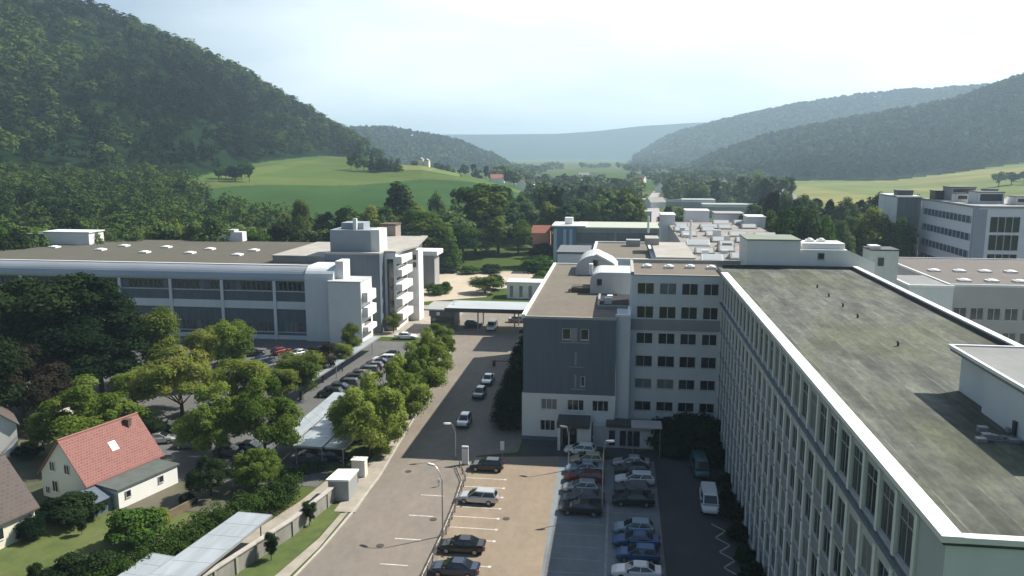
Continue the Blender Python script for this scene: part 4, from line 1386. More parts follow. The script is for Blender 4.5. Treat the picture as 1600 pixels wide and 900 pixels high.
b = MB(); b.prism([(-50.05, 166.4), (-47.5, 166.4), (-45.4, 177.1), (-48.6, 200), (-50.05, 200)], 17.0, 17.35); b.box(-61.9, -50.1, 163.1, 199.9, 17.0, 17.2); b.build('roof', mat('pale_gravel_roof', (.40, .38, .34), .9, var=.2, scale=.3), T)
b = MB(); b.box(-62.1, -50.0, 162.9, 163.2, 16.9, 17.3); b.build('coping', mid_render, T)
P = thing('rooftop_lift_tower', 'blue grey lift tower rising above the slate office block with a white strip', 'rooftop housing', (-57, 166, 17))
b = MB(); b.box(-61.9, -53.0, 166.0, 173, 17.0, 21.8); b.box(-60, -55, 168, 172.5, 21.8, 23.2); b.build('wall', mat('blue_grey_metal', (.33, .37, .42), .5, var=.1, scale=.5), P)
b = MB(); b.box(-52.99, -51.0, 166.3, 172, 17.2, 21.9); b.box(-57.0, -56.2, 166.9, 167.6, 21.8, 24.2); b.build('side_strip', white_metal, P)
P = thing('low_roof_hall', 'low grey hall roof joining the brown roof and the slate block', 'annexe', (-68, 170, 14.8))
b = MB(); b.box(-74, -62.1, 163.5, 190, 14.7, 16.2); b.build('wall', mid_render, P)
b = MB(); b.box(-74.2, -62.1, 163.3, 190.2, 16.2, 16.45); b.build('roof', mat('pale_gravel_roof', (.40, .38, .34)), P)
P = thing('brick_chimney_house', 'small square brown roofed tower between slate block and trees', 'tower', at(606, 365, 17) + (0,))
cx0 = zat(594, 360, 199)[0]; cx1 = zat(618, 360, 199)[0]; cz = zat(606, 350, 199)[1]
P.location = (cx0, 199, 0)
b = MB(); b.box(cx0, cx1, 199, 204, 0, cz - .4); b.build('wall', mat('pale_brick', (.36, .30, .26), .9, var=.2, scale=.6), P)
b = MB(); b.box(cx0 - .15, cx1 + .15, 198.8, 204.2, cz - .4, cz); b.build('roof', mat('rusty_brown_metal', (.13, .09, .065)), P)
P = thing('roof_plant_house', 'low white sheet metal roof house at the far left of the brown factory roof', 'rooftop housing', (-146, 197, 14.8))
x, y = at(103, 381, 15)
b = MB(); b.box(x - 6.2, x + 6.6, y, y + 6, 14.8, 17.9); b.build('wall', white_metal, P)
b = MB(); b.box(x - 13, x - 6.3, y + .5, y + 5, 14.8, 17.4); b.build('shed', mat('dark_roof_sheet', (.12, .13, .14), .6), P)
b = MB(); b.box(x - 6.5, x + 6.9, y - .2, y + 6.2, 17.9, 18.15); b.build('roof', light_render, P)
P.location = (x, y, 14.8)
for o in P.children: o.location = (0, 0, 0)
for o in P.children:
    me = o.data
    for v in me.vertices: v.co.x += -146 - x; v.co.y += 197 - y
x, y = at(368, 376, 15)
P = thing('rooftop_vent_house', 'small white vent house on the far edge of the brown factory roof', 'rooftop housing', (x, y, 14.8))
b = MB(); b.box(x - 1.2, x + 2.0, y, y + 2.5, 14.8, 17.3); b.box(x - 5.5, x - 1.2, y + .3, y + 2.2, 14.8, 16.0); b.build('wall', white_metal, P)
b = MB(); b.box(x - 1.9, x - .2, y - .2, y + 2.6, 17.3, 17.9); b.build('cap', mat('pale_green_metal', (.46, .52, .50)), P)
P = thing('green_roof_annexe', 'low annexe with a planted green roof and white rim left of the factory', 'annexe', (-160, 190, 0))
b = MB(); b.box(-190, -140.2, 172, 200, 0, 14.0); b.build('wall', mid_render, P)
b = MB(); b.box(-189.6, -140.5, 172.4, 199.6, 13.9, 14.2); b.build('green_roof', lawn_m, P)
b = MB(); b.box(-190.1, -140.25, 171.7, 172.35, 13.8, 14.5); b.box(-140.9, -140.25, 172.35, 200, 13.8, 14.5); b.build('rim', white_metal, P)
P = thing('flat_roof_pavilion', 'small flat roofed white pavilion behind the white balcony tower', 'pavilion', (-49, 222, 0))
b = MB(); px0 = zat(650, 395, 222)[0]; px1 = zat(684, 395, 222)[0]; pz = zat(665, 392, 222)[1]
b.box(px0 + 1, px1 - 1, 222, 228, 0, pz - 1.2); b.build('wall', mid_render, P)
b = MB(); b.box(px0, px1, 221, 229, pz - 1.2, pz); b.build('roof', white_wall, P)

# ------------------------------------------------------------------ gate house and canopy
T = thing('gate_canopy', 'wide pale flat gate canopy with a dark front edge across the works entrance', 'canopy', (-30, 170, 0))
b = MB(); b.box(-36.9, -12.6, 166.6, 176, 4.75, 5.2); b.build('canopy_roof', mat('pale_blue_sheet', (.44, .48, .50), .4, var=.2, scale=.35, stretch=(.3, 1.5, 1)), T)
b = MB(); b.box(-37.0, -12.5, 166.35, 166.58, 4.4, 5.25); b.build('front_edge', dark_m, T)
for x in (-30, -22, -14):
    b = MB(); b.bar((x, 168, 0), (x, 168, 4.75), .16); b.bar((x, 175, 0), (x, 175, 4.75), .16); b.build('post', galv, T)
T = thing('gate_house', 'dark glazed gate house under the left end of the canopy', 'gate house', (-40, 168, 0))
b = MB(); b.box(-40.6, -35.2, 167.2, 174.5, 0, 1.0); b.box(-40.6, -35.2, 167.2, 174.5, 3.2, 4.6); b.box(-40.5, -35.3, 168, 174.4, 1.0, 3.2); b.build('wall', mat('gate_dark', (.10, .115, .12), .6), T)
b = MB(); b.box(-40.3, -35.5, 167.3, 167.99, 1.0, 3.2); b.build('window', glass, T)
b = MB(); b.box(-41.6, -35.0, 166.4, 176, 4.6, 4.9); b.build('roof', mid_render, T)
b = MB(); b.box(-38.9, -38.2, 167.0, 167.18, 3.5, 4.2); b.build('signboard', white_metal, T)
T = thing('white_garage_row', 'low white garage row with dark upright openings behind the gate canopy', 'garage', (-20, 214, 0))
gx, gy = at(792, 466)
b = MB()
b.wall((gx, gy), (gx + 9.6, gy), 0, 4.3, [(.8 + k * 2.5, 1.7 + k * 2.5, .3, 3.4) for k in range(4)], 1.2)
b.box(gx, gx + 9.6, gy + 1.5, gy + 6, 0, 4.2)
b.build('wall', white_wall, T)
T.location = (gx, gy, 0)
for o in T.children:
    for v in o.data.vertices: v.co.x += -20 - gx; v.co.y += 214 - gy
b = MB(); b.box(gx - .2, gx + 9.8, gy - .1, gy + 6.2, 4.3, 4.45); b.build('roof', light_render, T)

# ------------------------------------------------------------------ buildings behind the brown roof
T = thing('brown_roof_hall', 'lower block with a brown gravel roof and white edges behind the arched dormer', 'office building', (-5, 156, 0))
b = MB(); b.box(-5.5, 6.8, 158, 189, 0, 17.2); b.build('wall', light_render, T)
b = MB(); b.box(-5.3, 6.6, 158.2, 188.8, 17.1, 17.35); b.build('roof', brown_roof, T)
b = MB(); parapet(b, -5.5, 6.8, 158, 189, 17.2, hgt=.5); b.build('parapet', light_render, T)
b = MB(); b.box(1.5, 4.6, 182, 185, 17.35, 18.8); b.build('roof_box', mid_render, T)
T = thing('white_roof_box', 'small white box building with dark roof behind the left edge of the brown roof', 'office building', (-10, 160, 0))
b = MB(); b.box(-12.3, -6.5, 160, 172, 0, 18.2); b.build('wall', white_wall, T)
b = MB(); b.box(-12.5, -5.9, 159.8, 172.2, 18.2, 18.6); b.build('roof', mat('dark_roof_sheet', (.12, .13, .14)), T)
T = thing('white_works_building', 'pale works building with a square window left of the saw tooth roofs', 'works building', (8, 150, 0))
b = MB(); b.box(7.0, 13.8, 150, 176, 0, 18.9); b.build('wall', light_render, T)
b = MB(); b.box(6.8, 14.0, 149.8, 176.2, 18.9, 19.1); b.box(5.4, 8.2, 170, 176.2, 19.1, 20.5); b.build('roof', mat('pale_gravel_roof', (.40, .38, .34)), T)
b = MB(); b.box(9.4, 11.6, 149.9, 149.99, 15.7, 17.6); b.build('window', glass, T)
# saw tooth hall
T = thing('sawtooth_works', 'large works hall with rows of bright saw tooth skylights beyond the connecting wing', 'works hall', (26, 150, 0))
b = MB()
b.wall((14.2, 152), (39.5, 152), 0, 17.6, [(1 + k * 4.1, 4.2 + k * 4.1, 14.9, 16.8) for k in range(6)], .3)
b.box(14.2, 39.5, 152.6, 250, 0, 17.2)
b.build('wall', mat('works_pinkish_render', (.50, .465, .445), .9, var=.15, scale=.3), T)
b = MB()
for k in range(6): b.box(14.2 + 1 + k * 4.1, 14.2 + 4.2 + k * 4.1, 152.2, 152.24, 14.9, 16.8)
b.build('window', glass, T)
b = MB(); b.box(14.3, 39.4, 152.7, 249.9, 17.2, 17.4); b.build('roof', mat('works_roof', (.30, .275, .25), .9, var=.3, scale=.2), T)
rs = random.Random(9)
k = 0
for yy in np.arange(160, 247, 11.5):
    for xx in (15.2, 21.4, 27.6, 33.6):
        if rs.random() < .12: continue
        w_ = rs.uniform(3.4, 5.2); d_ = rs.uniform(3.2, 5.0); x0_, y0_ = xx, yy; xx = xx + rs.uniform(-.9, .9); yy = yy + rs.uniform(-2.6, 2.6)
        b = MB()
        sec = [(0, 0), (0, .3), (1.6, 1.35), (d_, .25), (d_, 0)]
        b.loft([[(x, yy + y, 17.38 + z) for y, z in sec] for x in (xx, xx + w_)], m=0)
        b.face([(xx + .3, yy + .12, 17.80), (xx + w_ - .3, yy + .12, 17.80), (xx + w_ - .3, yy + 1.45, 18.67), (xx + .3, yy + 1.45, 18.67)], 1)
        b.build('sawtooth_skylight', [[mat('pinkish_skylight_back', (.40, .365, .345), .8, var=.2, scale=.5), mat('works_roof', (.30, .275, .25)), light_render][rs.choice((0, 0, 1, 1, 2))], mat('skylight_pane', (.55, .58, .58), .15)], T)
        if rs.random() < .45:
            q_ = MB(); hx_, hy_ = xx + rs.uniform(0, 3), yy - 2.2
            q_.box(hx_, hx_ + rs.uniform(.8, 2.0), hy_, hy_ + rs.uniform(.8, 1.6), 17.38, 17.38 + rs.uniform(.6, 2.0)); q_.build('roof_box', rs.choice((white_metal, light_render, mid_render)), T)
        xx, yy = x0_, y0_
for i, (x, y, w_, d_, z) in enumerate(((20, 252, 7, 8, 20.5), (30, 262, 9, 10, 19), (12, 240, 4, 10, 20), (36, 236, 5, 8, 20))):
    P = thing('works_annexe', ['grey annexe with a white roof edge behind the saw tooth roofs', 'wide low annexe at the far end of the saw tooth hall', 'narrow pale annexe on the left flank of the saw tooth hall', 'pale annexe at the right rear of the saw tooth hall'][i], 'annexe', (x, y, 0))
    b = MB(); b.box(x, x + w_, y, y + d_, 0, z); b.build('wall', [light_render, grey_render, white_wall, light_render][i], P)
    b = MB(); b.box(x - .2, x + w_ + .2, y - .2, y + d_ + .2, z, z + .35); b.build('roof', [white_metal, mid_render, light_render, white_metal][i], P)
for i, (px, py) in enumerate(((1079, 368), (1013, 352))):
    x, y = at(px, py, 19)
    tag(MB().bar((x, y, 17), (x, y, 22.5 - i), .32, n=10, r2=.28).build('works_chimney', white_metal), ['white metal chimney pipe among the saw tooth roofs', 'short pale flue at the left rear of the saw tooth roofs'][i], 'chimney')

# blue corner building
T = thing('blue_works_building', 'grey green glazed works building with a bright blue corner tower', 'works building', (-6, 262, 0))
greenglass = mat('green_grey_glass', (.12, .16, .155), .25, var=.3, scale=.3)
b = MB(); b.box(-14, 12.5, 262.3, 284, 0, 13.9); b.build('wall', mat('grey_green_cladding', (.27, .31, .30), .5, var=.1, scale=.4), T)
b = MB(); b.box(-13.6, -1.8, 262.1, 262.29, 9.2, 12.6); b.box(-1.0, 12.0, 262.1, 262.29, 9.2, 12.6); b.box(-13.6, 12, 262.1, 262.29, 4.2, 7.8); b.build('window', greenglass, T)
b = MB(); b.box(-14.2, 12.7, 261.9, 284.2, 13.9, 14.4); b.build('roof', mat('pale_green_roof', (.42, .45, .38), .9), T)
b = MB(); b.box(-21.5, -14.0, 261, 275, 0, 14.6); b.build('tower', mat('bright_blue_cladding', (.075, .17, .30), .45), T)
b = MB()
for x in (-21.3, -18.2, -16.2): b.box(x, x + 1.0, 260.85, 260.99, 1, 13.8)
b.build('tower_fins', mat('pale_blue_fin', (.36, .45, .50), .5), T)
b = MB(); b.box(-22.0, -11, 260.4, 275.4, 14.6, 15.0); b.box(-18, -15.4, 265, 268, 15.0, 17.2); b.build('tower_roof', white_metal, T)
T = thing('red_brick_house', 'small red brown house with orange gable half hidden by trees beside the blue tower', 'house', (-27, 268, 0))
b = MB(); b.box(-29, -23.5, 268, 276, 0, 11.8); b.build('wall', mat('orange_render', (.50, .25, .15), .9), T)
b = MB(); b.face([(-29.4, 267.6, 11.7), (-23.1, 267.6, 11.7), (-23.1, 272, 14), (-29.4, 272, 14)]); b.face([(-23.1, 276.4, 11.7), (-29.4, 276.4, 11.7), (-29.4, 272, 14), (-23.1, 272, 14)])
b.box(-29.6, -23, 267.0, 268, 7.2, 8.0); b.build('roof', mat('red_brown_tiles', (.27, .10, .07), .9), T)

# right hand middle building
T = thing('skylight_roof_building', 'grey building with a brown roof carrying two rows of white skylights on the right', 'office building', (53, 140, 0))
rx0, ry0, rz = 53.0, 136.5, 17.0
hs2 = []
for k in range(17):
    for z0, z1 in ((11.4, 13.4), (7.4, 9.4), (3.4, 5.4)):
        hs2.append((1.0 + k * 2.6, 3.0 + k * 2.6, z0, z1))
b = MB(); b.wall((rx0, ry0), (rx0 + 47, ry0), 0, rz, hs2, .22)
b.face([(rx0, ry0 + 35, 0), (rx0, ry0, 0), (rx0, ry0, rz), (rx0, ry0 + 35, rz)])
b.face([(rx0 + 47, ry0 + 35, 0), (rx0, ry0 + 35, 0), (rx0, ry0 + 35, rz), (rx0 + 47, ry0 + 35, rz)])
b.build('wall', mat('warm_grey_render', (.42, .41, .40), .85, var=.08, scale=.3), T)
wm = win_mesh(2.0, 2.0, .2, (0,), frame_w, glass)
for h_ in hs2:
    put_window(T, wm, rx0 + (h_[0] + h_[1]) / 2, ry0, h_[2], 0, glass_blind if WR.random() < .2 else None)
b = MB(); b.box(rx0 + .1, rx0 + 46.9, ry0 + .1, ry0 + 34.9, rz - .1, rz + .05); b.build('roof', mat('grey_brown_roof', (.145, .128, .115), .9, var=.15, scale=.3), T)
b = MB(); parapet(b, rx0, rx0 + 47, ry0, ry0 + 35, rz, hgt=.22, w=.25); b.build('parapet', light_render, T)
domes(T, [(rx0 + 4 + k * 4.3, ry0 + 4.5) for k in range(10)] + [(rx0 + 3.4 + k * 4.3, ry0 + 16) for k in range(10)], rz, .8)
P = thing('blank_stair_block', 'pale windowless stair block on the left corner of the skylight roofed building', 'stair tower', (48, 138, 0))
b = MB(); b.box(46.2, 52.95, 134.5, 147, 0, 16.9); b.build('wall', light_render, P)
b = MB(); b.box(46.0, 53.0, 134.3, 134.7, 16.9, 17.3); b.box(46.0, 46.4, 134.7, 147.2, 16.9, 17.3); b.build('coping', white_metal, P)
b = MB(); b.box(46.4, 52.9, 134.7, 146.9, 16.9, 17.05); b.build('roof', mat('slab_grey', (.24, .25, .25)), P)
T = thing('low_white_annexe', 'low white annexe roof between the mossy roof edge and the right hand facade', 'annexe', (60, 110, 0))
b = MB(); b.box(40, 100, 100, 118, 0, 9.4); b.build('wall', light_render, T)
b = MB(); b.box(39.8, 100.2, 99.8, 118.2, 9.4, 9.8); b.build('roof', mat('pale_gravel_roof', (.40, .38, .34)), T)

# far right tall office building
T = thing('tall_white_offices', 'tall pale office building with ribbon windows at the right edge of the view', 'office building', (84, 205, 0))
tz = 25.2
b = MB(); b.box(84, 130, 205, 240, 0, tz); b.build('wall', mat('cool_white_cladding', (.74, .77, .80), .7, var=.06, scale=.3), T)
b = MB()
for z0 in (21.4, 17.2, 13.0, 9.0):
    b.box(83.88, 83.99, 207, 238, z0, z0 + 1.7)
b.build('ribbon_window', mat('bluish_glass', (.085, .13, .20), .2, var=.4, scale=.5), T)
b = MB()
for z0 in (21.4, 17.2, 13.0, 9.0):
    for k in range(13): b.box(83.80, 83.875, 207 + k * 2.5, 207.35 + k * 2.5, z0, z0 + 1.7)
b.build('ribbon_mullions', frame_m, T)['kind'] = 'stuff'
for (x0, x1) in ((87.5, 94),):
    for z0 in (19.5, 15.2, 10.6):
        b = MB(); b.box(x0, x1, 204.85, 204.99, z0, z0 + 3.6); f = b.build('window', glass, T)
        b = MB()
        for k in range(1, 4): b.box(x0 + (x1 - x0) * k / 4 - .09, x0 + (x1 - x0) * k / 4 + .09, 204.74, 204.845, z0, z0 + 3.6)
        b.build('frame', frame_m, f)
b = MB(); b.box(98.5, 100, 204.85, 204.99, 14, 23.5); b.box(98.5, 100, 204.85, 204.99, 10.4, 12.8); b.build('slot_window', glass, T)
b = MB(); b.box(83.7, 84.6, 204.7, 205.8, 0, tz + .6); b.box(84.6, 86.6, 204.88, 204.99, 8, tz - .3); b.build('corner_fin', mat('blue_grey_metal', (.33, .37, .42)), T)
b = MB(); b.box(83.9, 130.2, 204.8, 240.2, tz, tz + .5); b.build('roof', mid_render, T)
P = thing('dark_rear_wing', 'dark grey windowless rear wing left of the ribbon windows', 'office building', (78, 241, 0))
b = MB(); b.box(77.5, 84.0, 240.3, 256, 0, 25.8); b.build('wall', mat('dark_grey_metal_clad', (.17, .19, .20), .5, var=.2, scale=.4, stretch=(3, 3, .2)), P)
b = MB(); b.box(77.2, 77.49, 240.1, 256, 0, 26.0); b.box(77.2, 84, 240, 256.2, 25.8, 26.2); b.build('edge_trim', light_render, P)
for i, (x, y, w_, d_, h_, mm, lb, ct) in enumerate(((88, 214, 6, 6, 2.8, light_render, 'pale boxy plant room with a white band on the tall right hand roof', 'plant room'), (95, 210, 5, 5, 1.9, white_metal, 'white cooling box near the front corner of the tall roof', 'cooling unit'), (87, 228, 6, 6, 3.4, mid_render, 'dark plant room at the rear of the tall right hand roof', 'plant room'), (86, 222, 3, 3, 2.0, white_metal, 'small bright cooling box in the middle of the tall roof', 'cooling unit'), (84.8, 233, 3, 4, 2.2, dark_m, 'black fan box at the rear left of the tall roof', 'fan box'), (92, 220, 3, 2.5, 3.2, dark_m, 'black fan box between the plant rooms of the tall roof', 'fan box'), (78.5, 243, 4, 4, 1.8, dark_m, 'black fan box on top of the dark rear wing', 'fan box'))):
    P = thing('rooftop_box', lb, ct, (x, y, tz + .5))
    b = MB(); b.box(x, x + w_, y, y + d_, tz + .5, tz + .5 + h_); b.build('casing', mm, P)
    b = MB(); b.box(x - .15, x + w_ + .15, y - .15, y + d_ + .15, tz + .5 + h_, tz + .7 + h_); b.box(x + .4, x + w_ - .4, y - .06, y - .002, tz + 1.2, tz + .1 + h_); b.build('cap', dark_m, P)

# ------------------------------------------------------------------ dwelling houses on the left
def frame2(cx, cy, ang):
    c, s = math.cos(ang), math.sin(ang)
    return lambda a, b_, z: (cx + a * c - b_ * s, cy + a * s + b_ * c, z)


def gable_house(name, label, cx, cy, ang, w, l, eave, ridge, wallm, roofm, cat='house', over=.35, wins=(), rooflight=None, chimney=None, overlong=.3, tilew=.33):
    """local a across, b along the ridge from the near gable (b=0)"""
    f = frame2(cx, cy, ang)
    T = thing(name, label, cat, (cx, cy, hz(cx, cy)))
    z0 = T.location.z
    b = MB()
    A = [(-w / 2, 0), (w / 2, 0), (w / 2, l), (-w / 2, l)]
    for i in (1, 3):
        p, q = A[i], A[(i + 1) % 4]
        b.face([f(*p, z0), f(*q, z0), f(*q, z0 + eave), f(*p, z0 + eave)])
    for yy, sg in ((0, 1), (l, -1)):
        pts = [f(-w / 2, yy, z0), f(w / 2, yy, z0), f(w / 2, yy, z0 + eave), f(0, yy, z0 + ridge), f(-w / 2, yy, z0 + eave)]
        b.face(pts if sg > 0 else pts[::-1])
    b.build('wall', wallm, T)
    b = MB()
    sl = (ridge - eave) / (w / 2)
    th = .16
    for sg in (-1, 1):
        x0 = sg * (w / 2 + over); z1 = z0 + eave - over * sl
        y0, y1 = -overlong, l + overlong
        top = [f(x0, y0, z1 + th), f(0, y0, z0 + ridge + th), f(0, y1, z0 + ridge + th), f(x0, y1, z1 + th)]
        bot = [f(x0, y0, z1), f(0, y0, z0 + ridge), f(0, y1, z0 + ridge), f(x0, y1, z1)]
        sln = math.hypot(w / 2 + over, ridge - eave + over * sl)
        uv = [(0, 0), (0, sln), (y1 - y0, sln), (y1 - y0, 0)]
        if sg > 0: top = top[::-1]; bot = bot[::-1]; uv = uv[::-1]
        b.face(top[::-1], 0, uv[::-1]); b.face(bot, 0)
        for k in range(4):
            b.face([top[k], top[(k + 1) % 4], bot[(k + 1) % 4], bot[k]], 0)
    r_ = b.build('roof', roofm, T)
    m_ = MB(); m_.bar(f(0, -overlong, z0 + ridge + th), f(0, l + overlong, z0 + ridge + th), .12, n=6); m_.build('ridge_cap', roofm, r_)
    for (side, u, z, ww, hh) in wins:
        me = win_mesh(ww, hh, .035, (0,), frame_w, glass, t=.05)
        if side == 'g':
            p = f(u, -.06, 0); rz_ = ang
        elif side == 'r':
            p = f(w / 2 + .06, u, 0); rz_ = ang + math.pi / 2
        else:
            p = f(-w / 2 - .06, u, 0); rz_ = ang - math.pi / 2
        fr = put_window(T, me, p[0], p[1], z0 + z, rz_)
        # put_window sets world minus root; correct for height
        fr.location = (p[0] - cx, p[1] - cy, z)
    if rooflight:
        for (aa, bb, ww) in rooflight:
            zz = lambda a: z0 + ridge + th - abs(a) * sl
            m_ = MB(); n_ = .07
            m_.hexa([f(aa - ww / 2, bb - ww * .6, zz(aa - ww / 2) + .01), f(aa + ww / 2, bb - ww * .6, zz(aa + ww / 2) + .01), f(aa + ww / 2, bb + ww * .6, zz(aa + ww / 2) + .01), f(aa - ww / 2, bb + ww * .6, zz(aa - ww / 2) + .01),
                     f(aa - ww / 2, bb - ww * .6, zz(aa - ww / 2) + n_), f(aa + ww / 2, bb - ww * .6, zz(aa + ww / 2) + n_), f(aa + ww / 2, bb + ww * .6, zz(aa + ww / 2) + n_), f(aa - ww / 2, bb + ww * .6, zz(aa - ww / 2) + n_)])
            m_.build('rooflight', white_metal, r_)
    if chimney:
        for (aa, bb, hh) in chimney:
            x, y, _ = f(aa, bb, 0)
            zz = z0 + ridge - abs(aa) * sl
            m_ = MB(); m_.box(x - .3, x + .3, y - .3, y + .3, zz - .4, zz + hh); m_.box(x - .36, x + .36, y - .36, y + .36, zz + hh, zz + hh + .1)
            m_.build('chimney', mat('chimney_brick', (.12, .075, .06), .9, var=.3, scale=3), r_)
    return T, f


red_tiles = tile_mat('red_roof_tiles', (.215, .085, .074), (.155, .060, .052), (.28, .13, .11), .34, .32)
dark_tiles = tile_mat('dark_brown_tiles', (.085, .068, .060), (.065, .052, .048), (.10, .08, .07), .5, .40)
hang = -math.atan2(2.9, 9.3)
T, f1 = gable_house('red_tiled_house', 'white gabled cottage with red tiled roof and flat roofed side annexe', -60.2, 76.6, hang, 7.2, 9.8, 2.9, 7.0, mat('greenish_white_render', (.62, .66, .62), .9, var=.08, scale=.5), red_tiles,
                    wins=(('g', -1.6, 3.3, .85, 1.1), ('g', .8, 3.3, .85, 1.1), ('g', -1.4, .9, .9, 1.3), ('g', -2.7, .5, .7, .8), ('r', 1.2, .9, 1.0, 1.1)),
                    rooflight=((1.9, 5.1, .75),), chimney=((.6, 8.2, .7),), over=.45)
b = MB()
pts = [f1(3.85, 1.2, 0), f1(7.3, 1.0, 0), f1(7.3, 9.0, 0), f1(3.85, 9.0, 0)]
b.prism([(p[0], p[1]) for p in pts], 0, 2.2); b.build('annexe_wall', white_wall, T)
pts = [f1(3.9, .9, 0), f1(7.5, .75, 0), f1(7.5, 9.2, 0), f1(3.9, 9.2, 0)]
b = MB(); b.prism([(p[0], p[1]) for p in pts], 2.2, 2.37); b.build('annexe_roof', mat('green_grey_felt', (.11, .13, .12), .9, var=.25, scale=.8), T)
for u in (2.2, 6.6):
    me = win_mesh(.7, .8, .035, (), frame_m, glass); p = f1(7.36, u, 0); fr = put_window(T, me, p[0], p[1], 1.0, hang + math.pi / 2); fr.location = (p[0] - T.location.x, p[1] - T.location.y, 1.0)
T = thing('garden_shed', 'dark grey lean-to shed with a sloping roof at the near end of the white annexe', 'shed', f1(5.0, -.8, 0))
p = [f1(4.0, -1.4, 0), f1(6.6, -1.5, 0), f1(6.6, .7, 0), f1(4.0, .7, 0)]
b = MB(); b.hexa([p[0], p[1], p[2], p[3], (p[0][0], p[0][1], 2.1), (p[1][0], p[1][1], 1.6), (p[2][0], p[2][1], 1.6), (p[3][0], p[3][1], 2.1)]); b.build('wall', slate_clad, T)
p = [f1(3.8, -1.6, 0), f1(6.9, -1.7, 0), f1(6.9, .8, 0), f1(3.8, .8, 0)]
b = MB(); b.hexa([(q[0], q[1], z) for q, z in zip(p, (2.15, 1.62, 1.62, 2.15))] + [(q[0], q[1], z) for q, z in zip(p, (2.25, 1.72, 1.72, 2.25))]); b.build('roof', slate_clad, T)

h2 = math.atan2(-.4, 1.0)
e0 = at(57, 787, 3.0); e1 = at(0, 812, 3.0)
ea = math.atan2(e0[1] - e1[1], e0[0] - e1[0])
# ridge runs along the eave direction; near slope faces the camera
cx, cy = e0[0] + math.cos(ea + math.pi / 2) * 4.0, e0[1] + math.sin(ea + math.pi / 2) * 4.0
T, f2 = gable_house('brown_tiled_house', 'house with dark brown tiled roof and cream wall at the left edge', cx - .3 * math.cos(ea), cy - .3 * math.sin(ea), ea + math.pi / 2, 8.0, 12.0, 3.1, 7.6, mat('cream_render', (.72, .70, .58), .9, var=.06, scale=.5), dark_tiles, over=.45,
                    wins=(('l', 4.0, 1.0, 1.2, 1.2), ('l', 8.0, 1.0, 1.2, 1.2)))
x, y = at(2, 716)
T, f3 = gable_house('white_gable_house', 'narrow white gabled house at the left edge behind the brown roof', at(25, 716)[0] - 3.0, at(25, 716)[1] - 1.6, .8, 7.5, 9, 4.2, 7.6, white_wall, dark_tiles, wins=(('g', 1.2, 2.6, .9, 1.1),))
x, y = at(75, 681)
T, f4 = gable_house('cream_garden_hut', 'tiny cream garden hut behind the red roofed cottage', x, y, -.4, 2.6, 3, 2.0, 2.9, mat('cream_render', (.72, .70, .58)), mat('pale_felt', (.45, .43, .35), .9), cat='hut', over=.2)

# ------------------------------------------------------------------ carports, wall, shelter
zinc = mat('pale_blue_carport_sheet', (.45, .50, .53), .4, var=.22, scale=.5, stretch=(1.6, .25, 1), metal=.2)


def carport(label, poly, z, posts, name='carport'):
    cx = sum(p[0] for p in poly) / len(poly); cy = sum(p[1] for p in poly) / len(poly)
    T = thing(name, label, 'carport', (cx, cy, 0))
    MB().prism(poly, z, z + .12).build('carport_roof', zinc, T)
    e = MB()
    n = len(poly)
    for i in range(n):
        a, b_ = poly[i], poly[(i + 1) % n]
        e.prism(strip_poly([a, b_], .07), z - .10, z + .135)
    e.build('edge_gutter', galv, T)
    r_ = MB()
    n_r = 7
    for k in range(1, n_r):
        t = k / n_r
        a = (poly[0][0] * (1 - t) + poly[3][0] * t, poly[0][1] * (1 - t) + poly[3][1] * t)
        b_ = (poly[1][0] * (1 - t) + poly[2][0] * t, poly[1][1] * (1 - t) + poly[2][1] * t)
        r_.prism(strip_poly([a, b_], .04), z + .12, z + .135)
    r_.build('seams', zinc, T)
    for p in posts:
        MB().bar((p[0], p[1], 0), (p[0], p[1], z), .07).build('post', galv, T)
    return T


z = 2.5
def ccw(p):
    a = sum(p[i][0] * p[(i + 1) % len(p)][1] - p[(i + 1) % len(p)][0] * p[i][1] for i in range(len(p)))
    return p if a > 0 else p[::-1]
P4 = [at(270, 905, z), at(327, 905, z), at(432, 803, z), at(387, 803, z)]
P4 = ccw([(-39.8, 54), (-35.6, 54), (-33.6, 71.2), (-37.2, 71.4)])
carport('long pale blue sheet metal carport along the concrete wall', P4, 2.5, [(-39.3, 56), (-36.2, 56), (-37.6, 70), (-34.3, 70)])
P4 = ccw([(-42.8, 50), (-40.2, 50), (-38.7, 62.2), (-41.2, 62.6)])
carport('shorter pale blue carport roof beside the garden hedge', P4, 2.4, [(-42.2, 52), (-40.3, 52), (-40.8, 61), (-39.1, 61)])
def strip(x0, x1, y0, y1): return [(x0, y0), (x1, y0), (x1, y1), (x0, y1)]
carport('narrow pale carport roof strip nearest the big round tree', [(-42.0, 96), (-39.5, 91.5), (-39.5, 112), (-42.0, 112)], 2.5, [(-41.5, 97), (-41.5, 101), (-41.5, 111)])
carport('broad pale blue carport roof between two dark gaps', strip(-39.2, -35.5, 89.8, 112.5), 2.5, [(-39, 90.2), (-35.7, 90.2), (-35.7, 101)])
carport('pale blue carport roof running under the bright roadside trees', strip(-35.2, -32.6, 89.8, 104), 2.5, [(-33, 90.2), (-33, 100)])
carport('long thin grey carport strip behind the row of dark parked cars', [(-50.2, 113), (-47.9, 113), (-46.0, 149), (-47.6, 149)], 2.5, [(-48.2, 115), (-47.5, 128), (-46.5, 145)])

